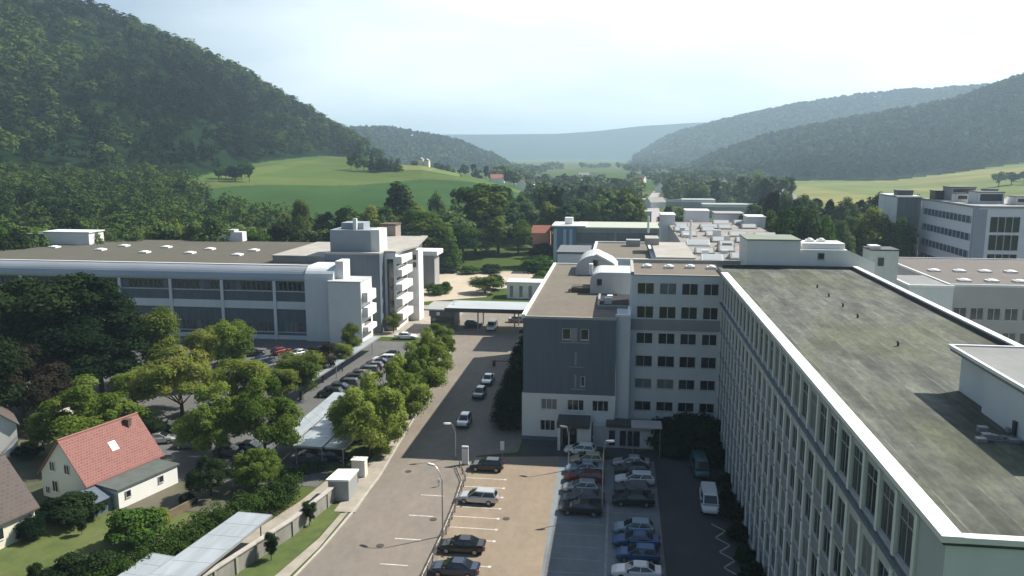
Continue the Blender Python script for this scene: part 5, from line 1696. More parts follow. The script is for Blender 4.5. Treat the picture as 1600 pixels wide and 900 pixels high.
T = thing('concrete_wall', 'grey concrete wall with pale coping above the grass verge', 'wall', (-32, 72, 0))
wp = [(-38.6, 50), (-34.9, 61.8), (-32.0, 72.1), (-30.9, 78.9), (-30.7, 81.0)]
b = MB()
for a, c in zip(wp, wp[1:]): b.prism(strip_poly([a, c], .25), 0, 1.75)
b.build('wall', concrete, T)
b = MB()
for a, c in zip(wp, wp[1:]): b.prism(strip_poly([a, c], .55), 1.75, 1.88)
b.build('coping', curb_m, T)
b = MB()
for a, c in zip(wp, wp[1:]):
    d = math.hypot(c[0] - a[0], c[1] - a[1]); n = max(1, int(d / 2.4))
    for k in range(n):
        x = a[0] + (c[0] - a[0]) * k / n; y = a[1] + (c[1] - a[1]) * k / n
        b.box(x - .2, x + .2, y - .2, y + .2, 0, 1.74)
b.build('buttress', concrete, T)
T = thing('bicycle_shelter', 'small shelter with bright white flat roof at the end of the concrete wall', 'shelter', (-32, 83, 0))
pr = ccw([at(509, 752, 2.4), at(545, 753, 2.4), at(561, 735, 2.4), at(528, 735, 2.4)])
MB().prism(pr, 2.4, 2.6).build('shelter_roof', white_metal, T)
pr2 = [(p[0] * .86 + sum(q[0] for q in pr) / 4 * .14, p[1] * .86 + sum(q[1] for q in pr) / 4 * .14) for p in pr]
b = MB()
for i in (0, 1, 3): b.prism(strip_poly([pr2[i], pr2[(i + 1) % 4]], .08), 0, 2.4)
b.build('side_wall', mat('grey_shelter_panel', (.30, .32, .33), .6), T)
T = thing('control_kiosk', 'cream upright kiosk cabinet behind the white roofed shelter', 'kiosk', at(561, 746) + (0,))
x, y = at(561, 746)
b = MB(); b.box(x - .85, x + .75, y - .1, y + 1.0, 0, 2.1); b.build('cabinet', mat('cream_metal', (.78, .74, .58), .6), T)
b = MB(); b.box(x - .95, x + .85, y - .2, y + 1.1, 2.1, 2.2); b.box(x + .3, x + .78, y - .13, y - .103, .2, 1.9); b.build('lid', white_metal, T)
T = thing('brown_barrier_box', 'low brown box on the ground between kiosk and shelter', 'box', at(553, 757) + (0,))
x, y = at(553, 757)
b = MB(); b.box(x - .7, x + .4, y - .3, y + .4, 0, .7); b.build('casing', mat('brown_wood', (.16, .09, .05), .9, var=.3, scale=3), T)
b = MB(); b.box(x - .75, x + .45, y - .35, y + .45, .7, .76); b.build('lid', mat('brown_wood', (.16, .09, .05)), T)
T = thing('garden_wall', 'low brown boundary wall between garden hedge and carport', 'wall', (-44, 74, 0))
b = MB(); b.prism(strip_poly([at(205, 838), at(262, 812), at(305, 790)], .25), 0, .9); b.build('wall', mat('brown_wall', (.20, .15, .10), .95, var=.3, scale=1), T)

# ------------------------------------------------------------------ rail, lamps, signs
T = thing('guard_rail', 'long low brown guard rail between the road and the sunlit car park', 'railing', (-17, 80, 0))
gp = [at(718, 731), at(727, 752), at(715, 790), at(697, 835), at(668, 897), (-16.4, 60), (-16.0, 50)]
rail_m = mat('rail_brown', (.115, .085, .065), .7, var=.3, scale=3)
b = MB()
for zz_ in (.75, .42): b.path([(p[0], p[1], zz_) for p in gp], .045)
b.build('rail', rail_m, T)
pm = MB().box(-.05, .05, -.05, .05, 0, .85).mesh('post', rail_m)
for a, c in zip(gp, gp[1:]):
    d = math.hypot(c[0] - a[0], c[1] - a[1]); n = max(1, round(d / 1.8))
    for k in range(n):
        x = a[0] + (c[0] - a[0]) * k / n; y = a[1] + (c[1] - a[1]) * k / n
        link('post', pm, T, (x + 17, y - 80, 0))
b = MB(); b.path([(p[0] - .4, p[1], .07) for p in gp], .07, n=5); b.build('kerb_edge', curb_m, T)


def lamp(label, x, y, h, armdx, armdy, group='street lamps', dim=False):
    T = thing('street_lamp', label, 'street lamp', (x, y, 0), 0, group)
    b = MB(); b.bar((x, y, 0), (x, y, h - 1.2), .095, n=8, r2=.06)
    pts = [(x + armdx * t, y + armdy * t, h - 1.2 + 1.2 * math.sin(t * math.pi / 2)) for t in np.linspace(0, 1, 6)]
    b.path(pts, .05)
    b.build('pole', galv, T)
    b = MB(); b.bar((x, y, 0), (x, y, .5), .15, n=8); b.build('base', galv, T)
    ex, ey, ez = pts[-1]
    l = math.hypot(armdx, armdy) or 1
    ux, uy = armdx / l, armdy / l
    b = MB(); b.loft([[(ex + ux * s - uy * w_ * k, ey + uy * s + ux * w_ * k, ez + zz_) for k, zz_ in ((-1, -.06), (1, -.06), (.6, .10), (-.6, .10))] for s, w_ in ((-.1, .08), (.2, .2), (.6, .2), (.85, .08))])
    b.build('lamp_head', galv if dim else white_metal, T)
    return T


x, y = at(692, 838)
lamp('curved arm street lamp standing at the rail beside the road', x, y, zat(690, 731, y)[1], -.9, .5)
x, y = at(712, 716)
lamp('street lamp with white head standing in the shaded road bend', x, y, zat(712, 661, y)[1], -.6, -.2)
x, y = at(941, 806)
lamp('tall grey lamp between the two rows of shaded parked cars', x, y, zat(943, 690, y)[1], .3, .1, dim=True)
x, y = at(888, 735)
lamp('thin lamp post in front of the entrance porch', x, y, zat(888, 668, y)[1], -.3, .1, dim=True)
x, y = at(728, 512)
lamp('small lamp at the gate beside the canopy', x - 3, y, 6, .6, .1)
for (px, py, top, w_, lb) in ((727, 726, 697, .62, 'tall white information pylon at the corner of the rail'), (785, 716, 689, .5, 'small white sign on a grey post at the shadow edge'), (686, 738 + 22, 748, .3, 'tiny white sign on the narrow island beside the curved lamp')):
    x, y = at(px, py)
    hh = zat(px, top, y)[1]
    T = thing('sign_post', lb, 'sign', (x, y, 0))
    if w_ > .6:
        b = MB(); b.box(x - .4, x + .4, y - .12, y + .12, .1, hh); b.build('board', white_metal, T)
        b = MB(); b.box(x - .5, x + .5, y - .2, y + .2, 0, .12); b.box(x - .41, x + .41, y - .127, y - .121, hh - .35, hh - .2); b.build('base', galv, T)
    else:
        b = MB(); b.bar((x, y, 0), (x, y, hh * .97), .05); b.build('post', galv, T)
        b = MB(); b.box(x - w_ / 2, x + w_ / 2, y - .12, y - .06, hh - (1.2 if w_ > .4 else .5), hh); b.build('board', white_metal, T)
# red barrier gate in the road
T = thing('barrier_gate', 'dark red barrier arm with post in the road before the gate', 'barrier', (-20, 134, 0))
x, y = at(772, 572)
T.location = (x, y, 0)
b = MB(); b.box(x - .25, x + .25, y - .25, y + .25, 0, 1.1); b.build('post', mat('barrier_red', (.20, .05, .03), .7), T)
b = MB(); b.box(x + .1, x + 6.2, y - .06, y + .06, .9, 1.05); b.build('arm', mat('barrier_red', (.20, .05, .03)), T)


# ------------------------------------------------------------------ cars
tyre_m = mat('tyre_rubber', (.02, .02, .02), .9)
rim_m = mat('wheel_rim', (.35, .35, .36), .35, metal=.7)
lamp_w = mat('headlight_glass', (.65, .67, .68), .1)
lamp_r = mat('taillight_red', (.30, .02, .015), .2)
carglass = mat('car_glass', (.012, .016, .02), .06, spec=.9)
trim_m = mat('black_trim', (.025, .025, .025), .6)
plate_m = mat('number_plate', (.6, .6, .57), .5)


def paint(name, c, metallic=.35):
    return mat('paint_' + name, c, .28, metal=metallic, coat=.7)


PAINT = {'black': paint('black', (.012, .012, .014)), 'silver': paint('silver', (.50, .51, .52), .5), 'white': paint('white', (.78, .78, .77), 0),
         'blue': paint('blue', (.035, .10, .26)), 'light_blue': paint('light_blue', (.30, .40, .50)), 'dark_blue': paint('dark_blue', (.015, .025, .06)), 'red': paint('dark_red', (.16, .012, .012)),
         'grey': paint('grey', (.12, .125, .13)), 'beige': paint('beige', (.52, .47, .33), .2), 'green': paint('dark_green', (.015, .035, .025)), 'teal': paint('teal', (.03, .12, .14)),
         'mauve': paint('mauve', (.16, .12, .15)), 'light_grey': paint('light_grey', (.33, .34, .35), .4)}
# body stations (x, z bottom, z shoulder, half width); cabin: belt x rear/front, roof x rear/front, roof z
SPEC = {
    'hatchback': dict(L=4.1, body=[(-2.03, .42, .80, .70), (-1.9, .30, .95, .84), (-1.3, .22, .97, .88), (0, .20, .95, .89), (.9, .22, .93, .88), (1.6, .26, .84, .84), (1.95, .34, .70, .74), (2.05, .42, .58, .62)],
                      cab=(-1.92, 1.05, -1.55, .10, 1.47), wb=1.27),
    'saloon': dict(L=4.6, body=[(-2.28, .42, .78, .70), (-2.15, .32, .98, .82), (-1.4, .24, 1.0, .88), (0, .20, .94, .90), (1.0, .22, .92, .88), (1.8, .27, .80, .84), (2.2, .34, .68, .74), (2.3, .42, .58, .62)],
                   cab=(-1.75, 1.15, -.95, .25, 1.42), wb=1.38),
    'estate': dict(L=4.6, body=[(-2.28, .42, .82, .74), (-2.2, .32, .97, .84), (-1.4, .24, .98, .88), (0, .20, .95, .90), (1.0, .22, .93, .88), (1.8, .27, .82, .84), (2.2, .34, .68, .74), (2.3, .42, .58, .62)],
                   cab=(-2.2, 1.1, -1.9, .2, 1.48), wb=1.38),
    'van': dict(L=5.1, body=[(-2.5, .45, 1.2, .90), (-2.45, .35, 1.25, .95), (-1.4, .28, 1.25, .97), (0, .26, 1.25, .97), (1.0, .26, 1.2, .97), (1.9, .30, 1.05, .93), (2.4, .38, .85, .84), (2.52, .45, .68, .72)],
                cab=(-2.47, 1.95, -2.40, 1.15, 1.98), wb=1.55)}


def make_car(kind):
    s = SPEC[kind]
    T = thing('parked_' + {'hatchback': 'hatchback', 'saloon': 'saloon_car', 'estate': 'estate_car', 'van': 'van'}[kind], 'x', 'van' if kind == 'van' else 'car', (0, 0, 0))
    b = MB()
    secs = []
    for x, zb, zt, w in s['body']:
        m_ = (zb + zt) / 2
        secs.append([(x, -w * .86, zb), (x, w * .86, zb), (x, w * .98, zb + .12), (x, w, m_), (x, w * .96, zt - .08), (x, w * .86, zt), (x, -w * .86, zt), (x, -w * .96, zt - .08), (x, -w, m_), (x, -w * .98, zb + .12)])
    b.loft(secs)
    xr, xf, tr, tf, zr = s['cab']
    zb = .90 if kind != 'van' else 1.18
    wb_, wt = (.80, .62) if kind != 'van' else (.92, .80)
    lo = [(xr, wb_ * .96), ((xr + xf) / 2, wb_), (xf, wb_ * .88)]
    hi = [(tr, wt * .96), ((tr + tf) / 2, wt), (tf, wt * .94)]
    P_, Q_ = [], []
    for (x, w), (x2, w2) in zip(lo, hi):
        P_.append((x, w)); Q_.append((x2, w2))
    for k in range(2):
        for sg in (1, -1):
            q = [(P_[k][0], sg * P_[k][1], zb), (P_[k + 1][0], sg * P_[k + 1][1], zb), (Q_[k + 1][0], sg * Q_[k + 1][1], zr - .06), (Q_[k][0], sg * Q_[k][1], zr - .06)]
            b.face(q if sg < 0 else q[::-1])
    b.face([(P_[0][0], -P_[0][1], zb), (Q_[0][0], -Q_[0][1], zr - .06), (Q_[0][0], Q_[0][1], zr - .06), (P_[0][0], P_[0][1], zb)])
    b.face([(P_[2][0], P_[2][1], zb), (Q_[2][0], Q_[2][1], zr - .06), (Q_[2][0], -Q_[2][1], zr - .06), (P_[2][0], -P_[2][1], zb)])
    in_ = [(x + (.10 if i == 0 else (-.12 if i == 2 else 0)), w - .07) for i, (x, w) in enumerate(Q_)]
    for k in range(2):
        for sg in (1, -1):
            q = [(Q_[k][0], sg * Q_[k][1], zr - .06), (Q_[k + 1][0], sg * Q_[k + 1][1], zr - .06), (in_[k + 1][0], sg * in_[k + 1][1], zr), (in_[k][0], sg * in_[k][1], zr)]
            b.face(q if sg < 0 else q[::-1])
        b.face([(in_[k][0], -in_[k][1], zr), (in_[k + 1][0], -in_[k + 1][1], zr), (in_[k + 1][0], in_[k + 1][1], zr), (in_[k][0], in_[k][1], zr)])
    b.face([(Q_[0][0], -Q_[0][1], zr - .06), (in_[0][0], -in_[0][1], zr), (in_[0][0], in_[0][1], zr), (Q_[0][0], Q_[0][1], zr - .06)])
    b.face([(Q_[2][0], Q_[2][1], zr - .06), (in_[2][0], in_[2][1], zr), (in_[2][0], -in_[2][1], zr), (Q_[2][0], -Q_[2][1], zr - .06)])
    body = b.build('body', PAINT['grey'], T)

    def lerp3(a, c, t): return tuple(a[i] * (1 - t) + c[i] * t for i in range(3))

    def panel(name, A, B, Cc, D, u0, u1, v0, v1, off):
        def p(u, v): return lerp3(lerp3(A, B, u), lerp3(D, Cc, u), v)
        pts = [p(u0, v0), p(u1, v0), p(u1, v1), p(u0, v1)]
        pts = [tuple(q[i] + off[i] for i in range(3)) for q in pts]
        return MB().face(pts).build(name, carglass, T)
    zt_ = zr - .06
    panel('windscreen', (P_[2][0], P_[2][1], zb), (P_[2][0], -P_[2][1], zb), (Q_[2][0], -Q_[2][1], zt_), (Q_[2][0], Q_[2][1], zt_), .07, .93, .08, .93, (.014, 0, .010))
    if kind != 'van':
        panel('rear_window', (P_[0][0], -P_[0][1], zb), (P_[0][0], P_[0][1], zb), (Q_[0][0], Q_[0][1], zt_), (Q_[0][0], -Q_[0][1], zt_), .10, .90, .18, .90, (-.014, 0, .010))
    for sg in (1, -1):
        for k in (0, 1):
            if kind == 'van' and k == 0: continue
            A = (P_[k][0], sg * P_[k][1], zb); B = (P_[k + 1][0], sg * P_[k + 1][1], zb)
            Cc = (Q_[k + 1][0], sg * Q_[k + 1][1], zt_); D = (Q_[k][0], sg * Q_[k][1], zt_)
            panel('side_window', A, B, Cc, D, .10 if k == 0 else .04, .96 if k == 0 else .90, .12, .92, (0, sg * .012, .004))
    wm_ = MB(); n = 12
    wm_.loft([[(math.cos(2 * math.pi * i / n) * r_, y_, math.sin(2 * math.pi * i / n) * r_) for i in range(n)] for r_, y_ in ((.30, -.11), (.32, -.07), (.32, .07), (.30, .11))])
    wme = wm_.mesh('wheel', tyre_m)
    rm_ = MB(); rm_.loft([[(math.cos(2 * math.pi * i / 8) * .2, y_, math.sin(2 * math.pi * i / 8) * .2) for i in range(8)] for y_ in (-.118, .118)])
    rme = rm_.mesh('rim', rim_m)
    hw = .80 if kind != 'van' else .87
    for sx in (-1, 1):
        for sy in (-1, 1):
            o = link('wheel', wme, T, (sx * s['wb'], sy * hw, .32)); link('rim', rme, o)
    fx = s['body'][-2][0]; rx = s['body'][0][0]
    for sg in (1, -1):
        MB().hexa([(fx - .10, sg * .48, .52), (fx + .03, sg * .46, .52), (fx - .04, sg * .70, .53), (fx - .18, sg * .76, .53), (fx - .12, sg * .48, .66), (fx + .01, sg * .46, .65), (fx - .08, sg * .70, .67), (fx - .20, sg * .76, .68)]).build('headlight', lamp_w, T)
        MB().box(rx - .02, rx + .12, sg * .68 - .10, sg * .68 + .10, .66, .90).build('taillight', lamp_r, T)
        MB().box(xf - .45, xf - .27, sg * .92 - .09, sg * .92 + .09, .93 if kind != 'van' else 1.2, 1.07 if kind != 'van' else 1.45).build('mirror', trim_m, T)
    b = MB(); b.box(fx + .0, fx + .115, -.55, .55, .30, .46); b.box(rx - .04, rx + .04, -.6, .6, .36, .50); b.build('bumper', trim_m, T)
    MB().box(rx - .06, rx - .041, -.26, .26, .54, .65).build('number_plate', plate_m, T)
    return T


CARP = {}


def car(x, y, head, kind, colour, label, group, z=.03, cat=None, moving=False):
    if kind not in CARP:
        T = CARP[kind] = make_car(kind)
        t = T
    else:
        t = copy_tree(CARP[kind])
    t.location = (x, y, z); t.rotation_euler = (0, 0, R(head))
    t['label'] = label; t['group'] = group
    for ch in t.children:
        if ch.name.startswith('body'):
            ch.material_slots[0].link = 'OBJECT'; ch.material_slots[0].material = PAINT[colour]
    return t


G1 = 'cars in the sunlit bays beside the rail'
car(-15.4, 91.7, 180, 'hatchback', 'black', 'black hatchback in the sunlit bay nearest the shadow, beside the white pylon', G1)
car(-14.9, 82.5, 178, 'estate', 'silver', 'silver estate car alone in the middle of the sunlit bays', G1)
car(-14.5, 71.4, 181, 'saloon', 'black', 'black saloon parked in the sunlit bays, second from the bottom edge', G1)
car(-14.3, 67.0, 180, 'saloon', 'dark_blue', 'dark car in the sunlit bays cut by the bottom edge', G1)
G2 = 'cars in the shaded front row'
for y, k, c, l in ((95.2, 'hatchback', 'beige', 'beige hatchback at the top of the shaded front row'), (92.3, 'saloon', 'light_blue', 'light blue saloon between the beige and the dark red car'), (89.6, 'estate', 'red', 'dark red estate in the shaded front row'),
                   (86.6, 'hatchback', 'silver', 'silver grey hatchback just below the dark red car'), (83.9, 'saloon', 'grey', 'dark grey saloon in the shaded front row'), (81.2, 'saloon', 'black', 'black saloon at the near end of the shaded front row')):
    car(-3.5 + WR.uniform(-.25, .25), y, 180 + WR.uniform(-2, 2), k, c, l, G2)
G3 = 'cars in the shaded second row'
for y, k, c, l in ((95.0, 'saloon', 'silver', 'silver saloon at the top of the shaded second row'), (92.4, 'hatchback', 'black', 'black hatchback between the silver and the white car'), (89.8, 'estate', 'white', 'white estate in the shaded second row'),
                   (87.0, 'hatchback', 'grey', 'dark grey hatchback below the white estate'), (84.2, 'saloon', 'green', 'very dark green saloon at the lower end of the group'), (77.3, 'hatchback', 'light_blue', 'pale blue hatchback at the top of the blue group'),
                   (74.6, 'saloon', 'blue', 'blue saloon just below the pale blue hatchback'), (71.9, 'hatchback', 'blue', 'darker blue hatchback above the white car at the bottom edge'), (68.6, 'saloon', 'white', 'white saloon with blue shade at the bottom edge')):
    car(2.2 + WR.uniform(-.2, .2), y, 180 + WR.uniform(-2, 2), k, c, l, G3)
car(10.3, 84.5, -92, 'van', 'white', 'white van parked in the shaded lane beside the long block', 'vehicles in the shaded lane')
car(10.2, 94.2, -88, 'van', 'teal', 'dark teal van in the shade near the bushes at the lane end', 'vehicles in the shaded lane')
car(-4.4, 99.0 - .6, 175, 'hatchback', 'white', 'white hatchback right in front of the entrance porch', 'vehicles in the shaded lane')
G4 = 'cars on the shaded road'
car(-21.3, 107.6, -90, 'hatchback', 'silver', 'silver hatchback on the shaded road nearest the white headed lamp', G4)
car(-21.4, 121.0, -91, 'hatchback', 'grey', 'dark grey hatchback on the road behind the first silver one', G4)
car(-21.4, 129.0, -90, 'saloon', 'silver', 'silver saloon farthest up the shaded road', G4)
car(-18.0, 154.2, 10, 'hatchback', 'white', 'white hatchback at the sunny end of the road beside the slate clad block', G4)
G5 = 'vehicles at the works gate'
car(-27.2, 170.0, -90, 'van', 'white', 'white van under the gate canopy', G5)
car(-31.8, 172.8, 0, 'hatchback', 'grey', 'grey hatchback just right of the gate house', G5)
car(-22.5, 178.5, 5, 'saloon', 'light_grey', 'light grey saloon in the sun behind the gate canopy', G5)
car(-43.5, 158.6, 5, 'saloon', 'white', 'white saloon in front of the slate office block', G5)
G6 = 'cars in the row behind the carports'
cc = ['black', 'dark_blue', 'grey', 'black', 'mauve', 'grey', 'mauve', 'dark_blue', 'white', 'black']
ll = ['black hatchback at the near end of the row by the carport roofs', 'dark blue car next to the near end of the carport row', 'grey car third from the carport roofs', 'black car fourth from the carport roofs', 'mauve car in the middle of the row behind the carports',
      'grey car between the two mauve cars', 'mauve car beyond the middle of the carport row', 'dark blue car beside the white one in the carport row', 'white car near the far end of the carport row', 'black car at the far end of the carport row']
for i in range(10):
    t = i / 9
    car(-44.9 + 2.6 * t, 118 + 24.5 * t, 184 + WR.uniform(-3, 3), ['hatchback', 'saloon', 'estate'][i % 3], cc[i], ll[i], G6)
G7 = 'cars under the car park trees'
for i, (px, py, hd, k, c, l) in enumerate(((432, 574, 60, 'saloon', 'grey', 'grey saloon glimpsed beyond the trees, right of the pale yard'), (452, 580, 60, 'hatchback', 'light_blue', 'pale blue hatchback beside the grey saloon under the trees'), (412, 566, 60, 'saloon', 'dark_blue', 'dark blue saloon left of the grey saloon under the trees'),
                                           (395, 556, 30, 'saloon', 'black', 'black saloon close to the factory facade'), (347, 594, 40, 'estate', 'white', 'white estate in the gap between the two tall green trees'), (352, 575, 40, 'saloon', 'black', 'black saloon behind the white estate in the gap'),
                                           (343, 642, 10, 'hatchback', 'silver', 'silver hatchback under the big round tree'), (250, 692, 20, 'hatchback', 'silver', 'silver hatchback behind the red roofed cottage'), (262, 676, 20, 'saloon', 'black', 'black saloon in the shade behind the cottage'),
                                           (392, 706, 0, 'saloon', 'light_grey', 'light grey saloon at the foot of the big round tree'), (360, 712, 0, 'hatchback', 'dark_blue', 'dark blue hatchback left of the light grey saloon'), (216, 582, 20, 'estate', 'black', 'black estate near the dark trees'),
                                           (470, 556, 60, 'saloon', 'silver', 'silver saloon near the factory end wall'), (500, 552, 60, 'hatchback', 'black', 'black hatchback beside the thin brownish tree'), (440, 553, 60, 'hatchback', 'red', 'dark red hatchback close to the factory facade'),
                                           (300, 700, 0, 'saloon', 'grey', 'grey saloon in the drive behind the cottage'), (485, 722, 5, 'saloon', 'grey', 'grey saloon sheltering under the broad carport roof'), (520, 720, 5, 'hatchback', 'dark_blue', 'dark blue hatchback under the right hand carport roof'))):
    x, y = at(px, py)
    car(x, y, hd, k, c, l, G7)

# ------------------------------------------------------------------ near trees and shrubs
RS = 'bright green trees between the pavement and the carports'
for px, py, top, w_, m_, l in ((578, 716, 585, 112, G_BRIGHT, 'wide bright green roadside tree nearest the white shelter'), (552, 690, 604, 66, G_BRIGHT, 'lower bright green roadside tree leaning over the carport roof'), (622, 668, 558, 96, G_BRIGHT, 'second bright green roadside tree from the shelter'), (650, 632, 537, 82, G_BRIGHT, 'third bright green roadside tree from the shelter'),
                               (668, 602, 518, 70, G_BRIGHT, 'fourth bright green roadside tree'), (684, 574, 506, 56, G_BRIGHT, 'narrow bright green roadside tree nearest the gate house')):
    tree_px(px, py, top, w_, 'wide', m_, l, RS, 0)
for px, py, top, w_, l in ((606, 702, 640, 44, 'round bright bush at the foot of the first roadside tree'), (640, 652, 600, 36, 'bright bush between the second and third roadside trees'), (672, 600, 565, 30, 'bright bush at the kerb below the fourth roadside tree'), (596, 716, 680, 26, 'small bright bush at the near end of the roadside trees')):
    tree_px(px, py, top, w_, 'bush', G_BRIGHT, l, 'bushes under the roadside trees', 0, cat='bush')

CP = 'car park trees'
for px, py, top, w_, kd, m_, l in (
        (415, 716, 588, 108, 'wide', G_LIME, 'big round green tree at the right of the car park'), (340, 716, 600, 100, 'wide', G_LIME, 'broad green tree left of the big round tree'), (385, 668, 560, 70, 'broad', G_OLIVE, 'olive green tree behind the big round tree'),
        (285, 650, 545, 118, 'wide', G_OLIVE, 'broad olive green tree behind the cottage'), (252, 596, 482, 62, 'broad', G_OLIVE, 'tall yellowish tree rising in front of the factory band'), (320, 590, 512, 48, 'broad', G_OLIVE, 'small olive tree right of the yellowish tree'),
        (365, 600, 500, 52, 'broad', G_LIME, 'tall green tree standing before the factory windows'), (345, 560, 505, 34, 'broad', G_LIME, 'slim green tree close to the factory facade'), (470, 625, 548, 66, 'broad', G_OLIVE, 'thin light green tree beside the row of dark cars'), (440, 640, 575, 50, 'broad', G_OLIVE, 'light green tree right of the olive tree'),
        (505, 598, 538, 40, 'broad', G_BROWN, 'reddish brown small tree by the factory end wall'), (535, 580, 536, 30, 'broad', G_OLIVE, 'small olive tree at the foot of the stair block'), (550, 560, 505, 26, 'broad', G_OLIVE, 'thin bare looking tree against the grey stair box'), (615, 520, 490, 22, 'broad', G_OLIVE, 'little tree at the foot of the slate block'),
        (142, 708, 592, 132, 'wide', G_BRIGHT, 'low bright green tree right behind the red tiled roof'), (400, 760, 700, 72, 'wide', G_LIME, 'small olive tree above the hedge end'), (330, 775, 712, 60, 'wide', G_DARK, 'small dark tree beside the drive'),
        (212, 640, 575, 60, 'broad', G_LIME, 'green tree between the dark trees and the olive tree'), (232, 690, 640, 40, 'broad', G_DARK, 'dark round tree at the back corner of the cottage')):
    tree_px(px, py, top, w_, kd, m_, l, CP, 0)
DK = 'tall dark trees at the left edge'
for px, py, top, w_, kd, m_, l in ((160, 618, 428, 100, 'tall', G_DARK, 'tallest dark green tree standing in front of the factory'), (95, 628, 434, 110, 'broad', G_DARK, 'wide dark tree left of the tallest one'), (30, 628, 440, 110, 'broad', G_DARK, 'dark tree with pale flecks at the left edge'),
                                   (120, 640, 500, 90, 'broad', G_DARK, 'lower dark tree in front of the tall dark ones'), (40, 668, 540, 110, 'wide', G_BROWN, 'copper brown tree at the left edge'), (-20, 690, 520, 90, 'broad', G_DARK, 'dark tree cut by the left edge'), (190, 600, 452, 50, 'broad', G_DARK, 'slender dark tree at the right of the dark group'), (0, 655, 560, 80, 'broad', G_DARK, 'low dark tree above the white gabled house')):
    tree_px(px, py, top, w_, kd, m_, l, DK, 0)
GB = 'garden shrubs'
for px, py, top, w_, kd, m_, l in ((120, 812, 770, 70, 'bush', G_DARK, 'dark shrub in front of the white gable'), (150, 782, 748, 36, 'bush', G_MID, 'green shrub against the gable corner'), (85, 812, 780, 50, 'bush', G_DARK, 'dark low shrub left of the gable shrubs'), (50, 842, 808, 34, 'bush', G_DARK, 'small dark bush at the cream house corner'),
                                   (215, 850, 796, 70, 'bush', G_MID, 'round green garden bush on the lawn'), (240, 822, 795, 40, 'bush', G_OLIVE, 'olive bush beside the annexe'), (170, 845, 828, 10, 'bush', G_DARK, 'tiny dark conical bush alone on the lawn'),
                                   (55, 902, 880, 18, 'bush', G_DARK, 'small pointed bush at the bottom edge'), (110, 905, 868, 60, 'bush', G_DARK, 'dark bush at the bottom edge of the lawn'), (160, 905, 862, 60, 'bush', G_DARK, 'second dark bush along the bottom edge of the lawn'), (295, 790, 770, 24, 'bush', G_DARK, 'dark bush by the drive'), (45, 716, 690, 34, 'bush', G_DARK, 'dark shrub beside the white gabled house'),
                                   (128, 836, 808, 12, 'broad', G_DARK, 'thin little tree in front of the dark shrubs')):
    tree_px(px, py, top, w_, kd, m_, l, GB, 0, cat='tree' if kd == 'broad' else 'bush')
for px, py, top, l in ((484, 822, 783, 'small round topped young tree on the verge by the wall'), (424, 876, 830, 'small dark young tree on the verge nearest the bottom edge')):
    tree_px(px, py, top, 20, 'broad', G_DARK, l, 'young trees on the verge', 0)
# clipped hedge along the garden as one loose body
hq, ht = [], []
rgH = np.random.RandomState(8)
hp = [at(450, 776), at(425, 798), at(345, 832), at(290, 862), at(235, 900), at(190, 925), at(150, 940)]
for a, c in zip(hp, hp[1:]):
    d = math.hypot(c[0] - a[0], c[1] - a[1]); n = int(d / .6) + 1
    for k in range(n):
        t = k / n
        cl = np.array([[a[0] + (c[0] - a[0]) * t + rgH.uniform(-1.5, 1.5), a[1] + (c[1] - a[1]) * t + rgH.uniform(-.5, .5), rgH.uniform(.5, 2.3)] for _ in range(6)])
        q, tt = leaf_cloud(cl, np.full(6, .8), 620, .12, rgH)
        hq.append(q); ht.append(tt * .8)
hx, hy = hp[3]
hq = np.concatenate(hq); hq[:, :, 0] -= hx; hq[:, :, 1] -= hy
o = link('hedge', quads_mesh('hedge', hq, np.concatenate(ht), foliage('hedge_leaves', (0.018, 0.042, 0.010), (0.070, 0.120, 0.024)))); o.location = (hx, hy, 0)
tag(o, 'long dense green hedge between the garden lawn and the carports', 'hedge')
hq, ht = [], []
hp = [at(500, 735), at(455, 745), at(400, 752), at(380, 756)]
for a, c in zip(hp, hp[1:]):
    d = math.hypot(c[0] - a[0], c[1] - a[1]); n = int(d / .6) + 1
    for k in range(n):
        t = k / n
        cl = np.array([[a[0] + (c[0] - a[0]) * t + rgH.uniform(-.5, .5), a[1] + (c[1] - a[1]) * t + rgH.uniform(-.5, .5), rgH.uniform(.3, .9)] for _ in range(3)])
        q, tt = leaf_cloud(cl, np.full(3, .5), 250, .12, rgH)
        hq.append(q); ht.append(tt * .8)
hx, hy = hp[1]
hq = np.concatenate(hq); hq[:, :, 0] -= hx; hq[:, :, 1] -= hy
o = link('hedge', quads_mesh('hedge', hq, np.concatenate(ht), G_MID)); o.location = (hx, hy, 0)
tag(o, 'short low hedge across the yard in front of the carports', 'hedge')
# shaded planting against the buildings
SB = 'dark planting in the shade of the buildings'
i = 0
names = ['dark conifer at the road side of the slate clad block, nearest the white base', 'second dark conifer along the slate clad block', 'third dark conifer along the slate clad block', 'fourth dark conifer along the slate clad block', 'fifth dark conifer along the slate clad block', 'farthest dark conifer along the slate clad block']
for k, (yy, hh) in enumerate(((108, 7.5), (115, 8.5), (122, 9), (129, 9.5), (136, 9), (143, 8))):
    tree(-14.7, yy, hh, 1.45, 'conifer', G_DARK, names[k], 'conifers beside the slate clad block', 0)
names = ['dark bush before the wing, nearest the entrance annexe', 'dark bush in the middle before the wing', 'tall dark bush between wing and long block', 'low bush at the end of the shaded lane', 'dark bush beside the teal van', 'bush beside the glass canopy']
for k, (x, y, hh, w_) in enumerate(((6.3, 102.6, 3.8, 1.0), (8.8, 103.0, 4.2, 1.0), (11.6, 102.2, 4.6, 1.0), (8.4, 98.9, 1.8, 1.2), (12.3, 96.5, 2.8, .8), (6.6, 99.6, 2.2, .9))):
    tree(x, y, hh, w_, 'bush', G_DARK, names[k], SB, 0, cat='bush')
